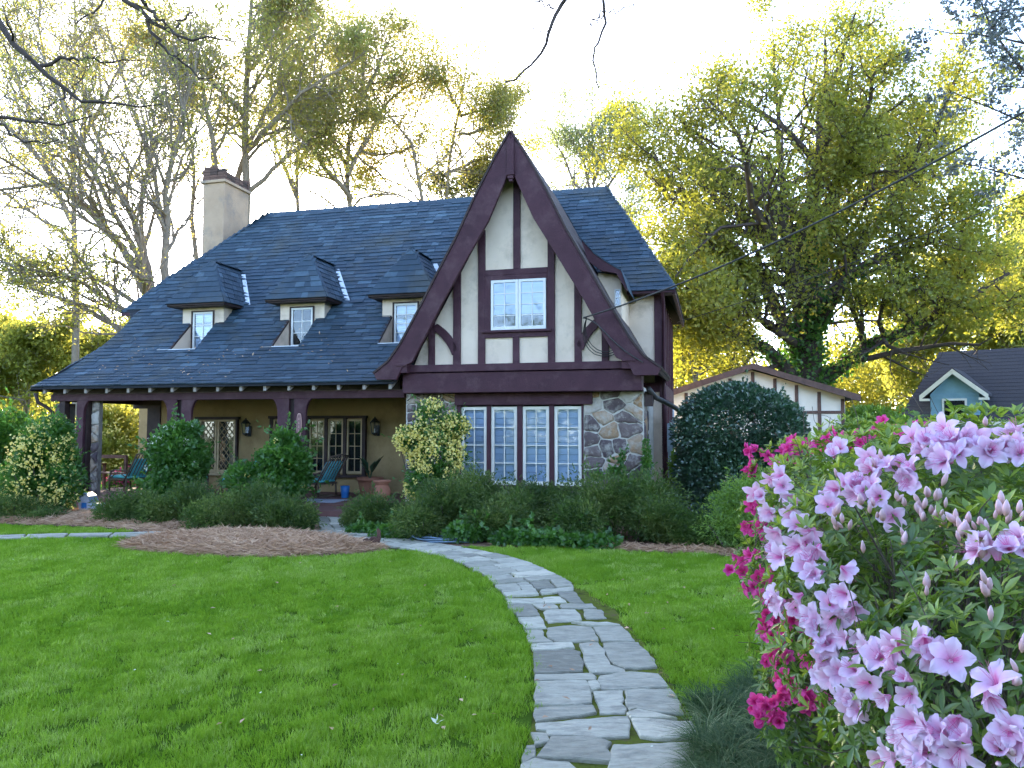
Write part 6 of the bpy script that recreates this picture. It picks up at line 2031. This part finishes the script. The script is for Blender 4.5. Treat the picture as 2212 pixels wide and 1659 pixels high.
# mondo grass border beside the path
def mondo():
    r = np.random.default_rng(77)
    n, k = 70, 5
    a = r.uniform(0, 6.28, n)
    q = np.sqrt(r.random(n)) * .03
    P = np.column_stack([np.cos(a) * q, np.sin(a) * q, np.zeros(n)])
    b = a + r.normal(size=n) * .6
    L = r.uniform(.12, .24, n)
    out = np.column_stack([np.cos(b), np.sin(b), np.zeros(n)])
    side = np.column_stack([-np.sin(b), np.cos(b), np.zeros(n)]) * .0034
    rows = []
    for j in range(k):
        t = j / (k - 1)
        ctr = P + out * (L * (.15 * t + .70 * t * t))[:, None] + np.array([0, 0, 1]) * (L * (1.30 * t - .75 * t * t))[:, None]
        rows += [ctr - side * (1 - t * .9), ctr + side * (1 - t * .9)]
    V = np.stack(rows, axis=1).reshape(-1, 3)
    i = np.arange(n)[:, None] * (2 * k)
    F = [np.concatenate([i + np.array([2 * j, 2 * j + 1, 2 * j + 3, 2 * j + 2]) for j in range(k - 1)])]
    T = np.repeat(r.random(n), 2 * k)
    spots = []
    for (px, py, rad) in ((1560, 1520, .17), (1600, 1600, .22), (1660, 1540, .2), (1640, 1660, .22), (1560, 1640, .14), (1700, 1620, .25), (1720, 1500, .2), (1780, 1700, .3), (1620, 1740, .25), (1640, 1470, .14), (1700, 1450, .16), (1590, 1700, .12)):
        c = gp(px, py + 40)
        for _ in range(int(38 * (rad / .2) ** 2)):
            aa, qq = r.uniform(0, 6.28), math.sqrt(r.random()) * rad
            spots.append((c[0] + math.cos(aa) * qq, c[1] + math.sin(aa) * qq, 0))
    spots = np.array(spots)
    m = len(spots)
    sc_ = r.uniform(.7, 1.2, m)
    scattered('mondo_grass', 'blue-green mondo grass tufts edging the path under the azaleas', spots, np.column_stack([r.normal(size=m) * .15, r.normal(size=m) * .15, r.uniform(0, 6.28, m)]),
              np.column_stack([sc_, sc_, sc_]), r.uniform(0, 1, m), V, F, T, M['leaf_mondo'])
mondo()

# ================================================================== AZALEAS
def leaf5(r, L=1.0, Wd=.30):
    """one azalea leaf lying along +Y, gently cupped and arched"""
    v = [(0, 0, 0), (-Wd * .38, .30, .03), (0, .32, -.02), (Wd * .38, .30, .03), (-Wd * .5, .62, .02), (0, .64, -.03), (Wd * .5, .62, .02), (0, 1, -.10)]
    f = [[0, 2, 1], [0, 3, 2], [1, 2, 5, 4], [2, 3, 6, 5], [4, 5, 7], [5, 6, 7]]
    return np.array(v), f
LV, LF = leaf5(None)

def flower_mesh(name, mat, r, openness=.9, petals=5, size=1.0):
    """funnel azalea flower along +Z: five ruffled petals from one tube, with stamens"""
    V, F, T = [], [], []
    for p in range(petals):
        a0 = 2 * math.pi * p / petals + r.normal() * .06
        ts = np.linspace(0, 1, 6)
        ws = [.05, .08, .14, .205, .19, .045]
        blotch = 1.0 if p == 0 else .35
        n0 = len(V)
        curl = openness * r.uniform(.85, 1.15)
        for j, t in enumerate(ts):
            rad = .05 + .10 * t + curl * .66 * max(0, t - .25) ** 1.25
            h = .62 * t - curl * .42 * max(0, t - .45) ** 1.6 * 1.6
            for k in (-1, -.5, 0, .5, 1):
                ww = ws[j] * k * .98
                ruf = .035 * math.sin(k * 5 + p * 2 + j) * t + (.03 * abs(k) * t)
                x = rad * math.cos(a0) - math.sin(a0) * ww
                y = rad * math.sin(a0) + math.cos(a0) * ww
                hh = h + ruf - .05 * (k == 0) * t - (abs(k) == 1) * .05 * (j == 5)
                V.append((x, y, hh))
                dist_c = abs(k)
                base = .28 + .75 * t + .10 * dist_c
                if t < .78:
                    base -= blotch * (.42 - .30 * dist_c) * (1 - abs(t - .42) * 1.4)
                T.append(min(1, max(0, base)))
        for j in range(5):
            for k in range(4):
                i = n0 + j * 5 + k
                F.append([i, i + 1, i + 6, i + 5])
    for s in range(6):
        a = s * 1.05
        n0 = len(V)
        e = (.16 * math.cos(a) + .1, .16 * math.sin(a), .78 + .05 * (s % 2))
        V += [(.0, .004, .1), (.0, -.004, .1), (e[0], e[1] - .006, e[2]), (e[0], e[1] + .006, e[2])]
        T += [.1, .1, .05, .05]
        F.append([n0, n0 + 1, n0 + 2, n0 + 3])
    return mesh_from(name, np.array(V) * size, F, mat, T, True)

def bud_mesh(name, mat, r, slim=1.0):
    V, F, T = [], [], []
    s = 6
    prof = [(.03, 0), (.12, .15), (.17, .38), (.14, .65), (.07, .88), (.01, 1.0)]
    for j, (rr, z) in enumerate(prof):
        for k in range(s):
            a = 2 * math.pi * k / s + j * .25
            V.append((rr * slim * math.cos(a) * (1 + .12 * (k % 2)), rr * slim * math.sin(a) * (1 + .12 * (k % 2)), z))
            T.append(min(1, .05 + z * .9 + .10 * (k % 2)))
    for j in range(5):
        for k in range(s):
            F.append([j * s + k, j * s + (k + 1) % s, (j + 1) * s + (k + 1) % s, (j + 1) * s + k])
    return mesh_from(name, V, F, mat, T, True)

def frame_to(d, r, roll=None):
    """rotation taking +Z to d"""
    q = Vector(d).normalized().to_track_quat('Z', 'Y')
    m = q.to_matrix()
    return m @ Matrix.Rotation(r.uniform(0, 6.28) if roll is None else roll, 3, 'Z')

def azalea(label, blobs, flowers, buds, petal_mat, fsize, leafL, nwhorl, seed, lime_top):
    r = np.random.default_rng(seed)
    C = np.array([at(b[0], b[1], b[2]) for b in blobs])
    S = np.array([b[3] for b in blobs])
    base = np.array([C[:, 0].mean(), C[:, 1].mean() + .1, 0])
    root = empty('azalea_bush', base)
    tag(root, label, 'azalea', 'azalea bushes beside the path')
    def hit(px, py, grow=1.0):
        d_ = ray(px, py)
        d_ = d_ / np.linalg.norm(d_)
        o_ = np.array([0, 0, EYE])
        best, bn = None, None
        for c, s in zip(C, S):
            s = s * grow
            oc = o_ - c
            b = oc @ d_
            q = b * b - (oc @ oc - s * s)
            if q > 0:
                t = -b - math.sqrt(q)
                if t > .3 and (best is None or t < best):
                    best, bn = t, (o_ + d_ * t - c) / s
        if best is None:                                       # on the outline: nearest blob's side
            k = int(np.argmin([np.linalg.norm(np.cross(c - o_, d_)) - s for c, s in zip(C, S)]))
            t = (C[k] - o_) @ d_
            return o_ + d_ * t, unit(o_ + d_ * t - C[k])
        return o_ + d_ * best, bn
    # whorls of leaves all over the outside and inside of the bush
    k = r.choice(len(blobs), nwhorl, p=S ** 2 / (S ** 2).sum())
    dirs = unit(r.normal(size=(nwhorl, 3)))
    rad = 1 - .55 * r.random(nwhorl) ** 1.9
    Pw = C[k] + dirs * (S[k] * rad * (1 + .10 * (clump_noise(C[k] + dirs * S[k][:, None], .25, seed) - .5)))[:, None]
    ok = Pw[:, 2] > .05
    for j in range(len(blobs)):
        ok &= ~((k != j) & (np.linalg.norm(Pw - C[j], axis=1) < .68 * S[j]))
    Pw, dirs, rad = Pw[ok], dirs[ok], rad[ok]
    Vl, Tl, Dp = [], [], []
    for p, dr, rd in zip(Pw, dirs, rad):
        n = r.integers(5, 9)
        up = unit(dr * .9 + np.array([0, 0, .55]) + r.normal(size=3) * .25)
        fresh = r.random() < (.10 + lime_top * max(0, up[2] - .3) * (rd > .93))
        for i in range(n):
            a = 2 * math.pi * i / n + r.normal() * .25
            q = unit(np.cross(up, [.3, .5, .2]))
            q2 = np.cross(up, q)
            A = unit(q * math.cos(a) + q2 * math.sin(a) + up * (r.uniform(.05, .55) if not fresh else r.uniform(.5, 1.3)))
            S_ = unit(np.cross(A, up))
            N = np.cross(S_, A)
            L = leafL * r.uniform(.6, 1.15)
            W = L * r.uniform(.85, 1.15)
            Vl.append(p + (LV[:, :1] * S_ * W + LV[:, 1:2] * A * L + LV[:, 2:] * N * L))
            Dp.append(rd)
            Tl.append(np.clip((.8 if fresh else .38) + r.normal() * .14 + .05 * LV[:, 1], 0, 1))
    Vl, Tl = np.array(Vl), np.array(Tl)
    m0 = Vl.mean(1)
    view = np.abs(m0[:, 0] / m0[:, 1]) < .68
    d_ = np.linalg.norm(m0 - np.array([0, 0, EYE]), axis=1) + np.where(view, 0, 50) + r.random(len(m0)) * .35
    front = np.zeros(len(m0))
    order = np.argsort(d_)
    near, far = order[:300], order[300:]
    Dp = np.array(Dp)
    out_ = far[Dp[far] > (.88 if fsize > .07 else .95)]
    in_ = far[Dp[far] <= (.88 if fsize > .07 else .95)]
    i_ = np.arange(len(out_))[:, None] * 8
    q_ = np.arange(len(in_))[:, None] * 4 + len(out_) * 8
    fo = obj('foliage', np.concatenate([Vl[out_].reshape(-1, 3), Vl[in_][:, [0, 4, 7, 6]].reshape(-1, 3)]) - base,
             [i_ + np.array([0, 2, 1]), i_ + np.array([0, 3, 2]), i_ + np.array([1, 2, 5, 4]), i_ + np.array([2, 3, 6, 5]), i_ + np.array([4, 5, 7]), i_ + np.array([5, 6, 7]),
              q_ + np.array([0, 1, 2]), q_ + np.array([0, 2, 3])],
             M['leaf_azalea'], root, np.concatenate([Tl[out_].reshape(-1), Tl[in_][:, [0, 4, 7, 6]].reshape(-1)]), True)
    fo['kind'] = 'stuff'
    lm = [mesh_from('leaf', LV, LF, M['leaf_azalea'], np.clip(LV[:, 1] * .08 + q, 0, 1), True) for q in (.25, .38, .5, .78)]
    for i in near:
        V = Vl[i]
        o0 = V[0]
        ay = V[7] - o0
        L = np.linalg.norm(ay)
        ax = V[6] - V[4]
        W = np.linalg.norm(ax) / .30
        ay, ax = ay / L, ax / np.linalg.norm(ax)
        az = np.cross(ax, ay)
        az = az / np.linalg.norm(az)
        ob = bpy.data.objects.new('leaf', lm[int(np.argmin(np.abs(np.array([.25, .38, .5, .78]) - Tl[i].mean())))])
        COL.objects.link(ob)
        ob.parent = root
        q = o0 - base
        ob.matrix_local = Matrix(((ax[0] * W, ay[0] * L, az[0] * L, q[0]), (ax[1] * W, ay[1] * L, az[1] * L, q[1]), (ax[2] * W, ay[2] * L, az[2] * L, q[2]), (0, 0, 0, 1)))
    # woody stems and twigs
    Ps, Rs = [], []
    for j in range(len(blobs)):
        for s in range(9):
            e = C[j] + unit(r.normal(size=3) + np.array([-.2, -.4, .3])) * S[j] * .93
            g = np.array([base[0] + r.normal() * .15, base[1] + r.normal() * .15, 0])
            Ps.append(resample([g, g * .4 + C[j] * .6 + r.normal(size=3) * .08, e], 10))
            Rs.append(np.linspace(.011, .0025, 10))
    P2, R2 = sprout(np.array(Ps), np.array(Rs), 9, r, t0=.35, ang=.7, lf=.25, k=5, wig=.2)
    V1, F1 = tubes(np.array(Ps), np.array(Rs), 5)
    V2, F2 = tubes(P2, np.maximum(R2, .0014), 4)
    so_ = obj('stems', np.concatenate([V1, V2]) - base, np.concatenate([F1, F2 + len(V1)]), M['twig'], root, None, True)
    so_['kind'] = 'stuff'
    fm = [flower_mesh('flower', petal_mat, r, o_) for o_ in (.75, .95, 1.15, .5, .3, .85)]
    more = []
    for (px, py) in flowers:
        more.append((px, py, 0))
        for _ in range(r.integers(0, 2) if fsize > .07 else r.integers(1, 4)):
            more.append((px + r.normal() * (20 if fsize > .07 else 12), py + r.normal() * (17 if fsize > .07 else 11), 1))
    for (px, py, extra) in more[:300]:
        p, n = hit(px, py)
        p = p + n * (r.uniform(-.02, .012) if extra else .012)
        dr = unit(n * .55 + unit(np.array([0, 0, EYE]) - p) * .55 + r.normal(size=3) * .50 + np.array([-.18, 0, -.12]))
        ob = bpy.data.objects.new('flower', fm[r.choice(6, p=[.22, .24, .16, .14, .08, .16])])
        COL.objects.link(ob)
        ob.parent = root
        s = fsize * r.uniform(.78, 1.10)
        R = frame_to(dr, r).to_4x4()
        ob.matrix_local = Matrix.Translation(Vector(p - base - dr * s * .15)) @ R @ Matrix.Scale(s, 4)
    bmh = [bud_mesh('bud', M['bud'] if fsize > .07 else petal_mat, r, q) for q in (.9, 1.2)]
    for (px, py) in buds:
        p, n = hit(px, py)
        for c_ in range(r.integers(1, 4)):
            dr = unit(n * .4 + np.array([0, -.25, .8]) + r.normal(size=3) * .28)
            ob = bpy.data.objects.new('bud', bmh[r.integers(0, 2)])
            COL.objects.link(ob)
            ob.parent = root
            s = fsize * .50 * r.uniform(.75, 1.2)
            ob.matrix_local = Matrix.Translation(Vector(p + n * .01 + r.normal(size=3) * .014 - base)) @ frame_to(dr, r).to_4x4() @ Matrix.Scale(s, 4)
    return root

Z8 = lambda L: [(1548.4 + x * .4935, 840.6 + y * .4935) for x, y in L]
PINK = [(515, 300), (680, 315), (860, 225), (920, 240), (1000, 190), (1035, 240), (1090, 225), (1140, 270), (1190, 290), (1310, 205), (1300, 260), (1005, 325), (820, 375), (850, 400), (250, 395),
        (300, 385), (185, 455), (210, 470), (300, 430), (340, 470), (355, 510), (245, 540), (340, 560), (370, 600), (285, 635), (280, 710), (300, 740), (375, 690), (460, 700), (430, 745), (570, 430),
        (610, 430), (640, 420), (540, 450), (690, 430), (410, 780), (440, 820), (570, 790), (575, 900), (620, 950), (270, 905), (300, 930), (380, 905), (360, 960), (510, 940), (530, 1000), (450, 1020),
        (465, 1060), (500, 1110), (480, 1160), (500, 1200), (470, 1250), (520, 1270), (560, 1250), (650, 1090), (700, 1135), (740, 1180), (810, 1145), (620, 1240), (690, 1290), (770, 1350), (610, 1370),
        (640, 1410), (800, 1220), (860, 1270), (930, 1100), (950, 1140), (1040, 1190), (880, 1450), (840, 1520), (960, 1480), (1000, 1500), (1010, 1540), (1110, 1530), (1080, 1570), (900, 1590), (920, 1620),
        (735, 1610), (1200, 1340), (1230, 1290), (1290, 1480), (1250, 1560), (1330, 1520), (1170, 730), (1290, 720), (1330, 670), (1190, 690), (720, 480), (660, 460), (500, 520), (760, 350), (980, 270),
        (1060, 300), (1215, 260), (1250, 275), (1320, 300)]
BUDS = [(800, 500), (825, 480), (870, 495), (955, 510), (980, 555), (925, 560), (895, 550), (950, 565), (985, 590), (1020, 585), (1070, 600), (1115, 605), (1170, 640), (1140, 635), (560, 580), (545, 610),
        (570, 620), (655, 530), (680, 570), (740, 575), (740, 335), (600, 340), (985, 440), (870, 560), (1190, 545), (1220, 570), (1260, 575), (1330, 600), (800, 680), (855, 690), (1055, 705), (1010, 785),
        (960, 905), (1190, 880), (1220, 895), (1180, 1070), (1320, 1120), (1300, 1245), (1160, 755), (525, 420), (650, 720), (1240, 275), (1330, 280), (1180, 175), (1335, 1630)]
MAG = [(130, 745), (160, 735), (110, 765), (215, 800), (230, 830), (190, 820), (145, 595), (175, 630), (210, 580), (220, 540), (160, 500), (200, 610), (150, 870), (205, 900), (250, 940), (230, 990), (215, 1030),
       (260, 1010), (250, 1080), (300, 1070), (310, 1100), (270, 1110), (250, 1170), (230, 1190), (290, 1165), (310, 1310), (290, 1340), (360, 1360), (420, 1360), (440, 1380), (390, 1350), (190, 1370), (180, 1400),
       (230, 1390), (260, 1430), (210, 1430), (300, 1260), (400, 1090), (400, 1200), (340, 980), (320, 990), (380, 1000), (300, 565), (165, 350), (180, 275), (150, 280), (260, 340), (330, 255), (320, 270),
       (370, 260), (410, 270), (450, 245), (470, 250), (400, 240), (540, 240), (560, 245), (775, 175), (760, 180), (690, 200), (870, 165), (930, 185), (890, 180), (600, 230), (500, 240), (640, 215)]
azalea('big azalea bush smothered in pale pink trumpet flowers and plump buds',
       [(2120, 1330, 2.3, .60), (1850, 1130, 2.9, .37), (2050, 1560, 2.0, .30), (2330, 1500, 1.7, .42), (2200, 1130, 2.8, .42), (1990, 1120, 2.9, .37), (1950, 1350, 2.5, .38), (2400, 1200, 2.4, .5)],
       Z8(PINK), Z8(BUDS), M['pink_petal'], .072, .049, 5600, 201, 1.2)
azalea('azalea bush with smaller hot magenta flowers behind the pale pink one',
       [(1790, 1180, 3.5, .42), (1770, 1400, 3.2, .28), (1745, 1530, 2.95, .20), (1850, 1022, 3.9, .29), (2010, 1022, 4.2, .29), (2150, 1030, 4.3, .31), (1720, 1040, 3.8, .20), (1700, 1250, 3.3, .16)],
       Z8(MAG), Z8([(150, 260), (330, 240), (470, 240), (250, 330), (600, 225)]), M['magenta_petal'], .060, .042, 3000, 202, 1.6)
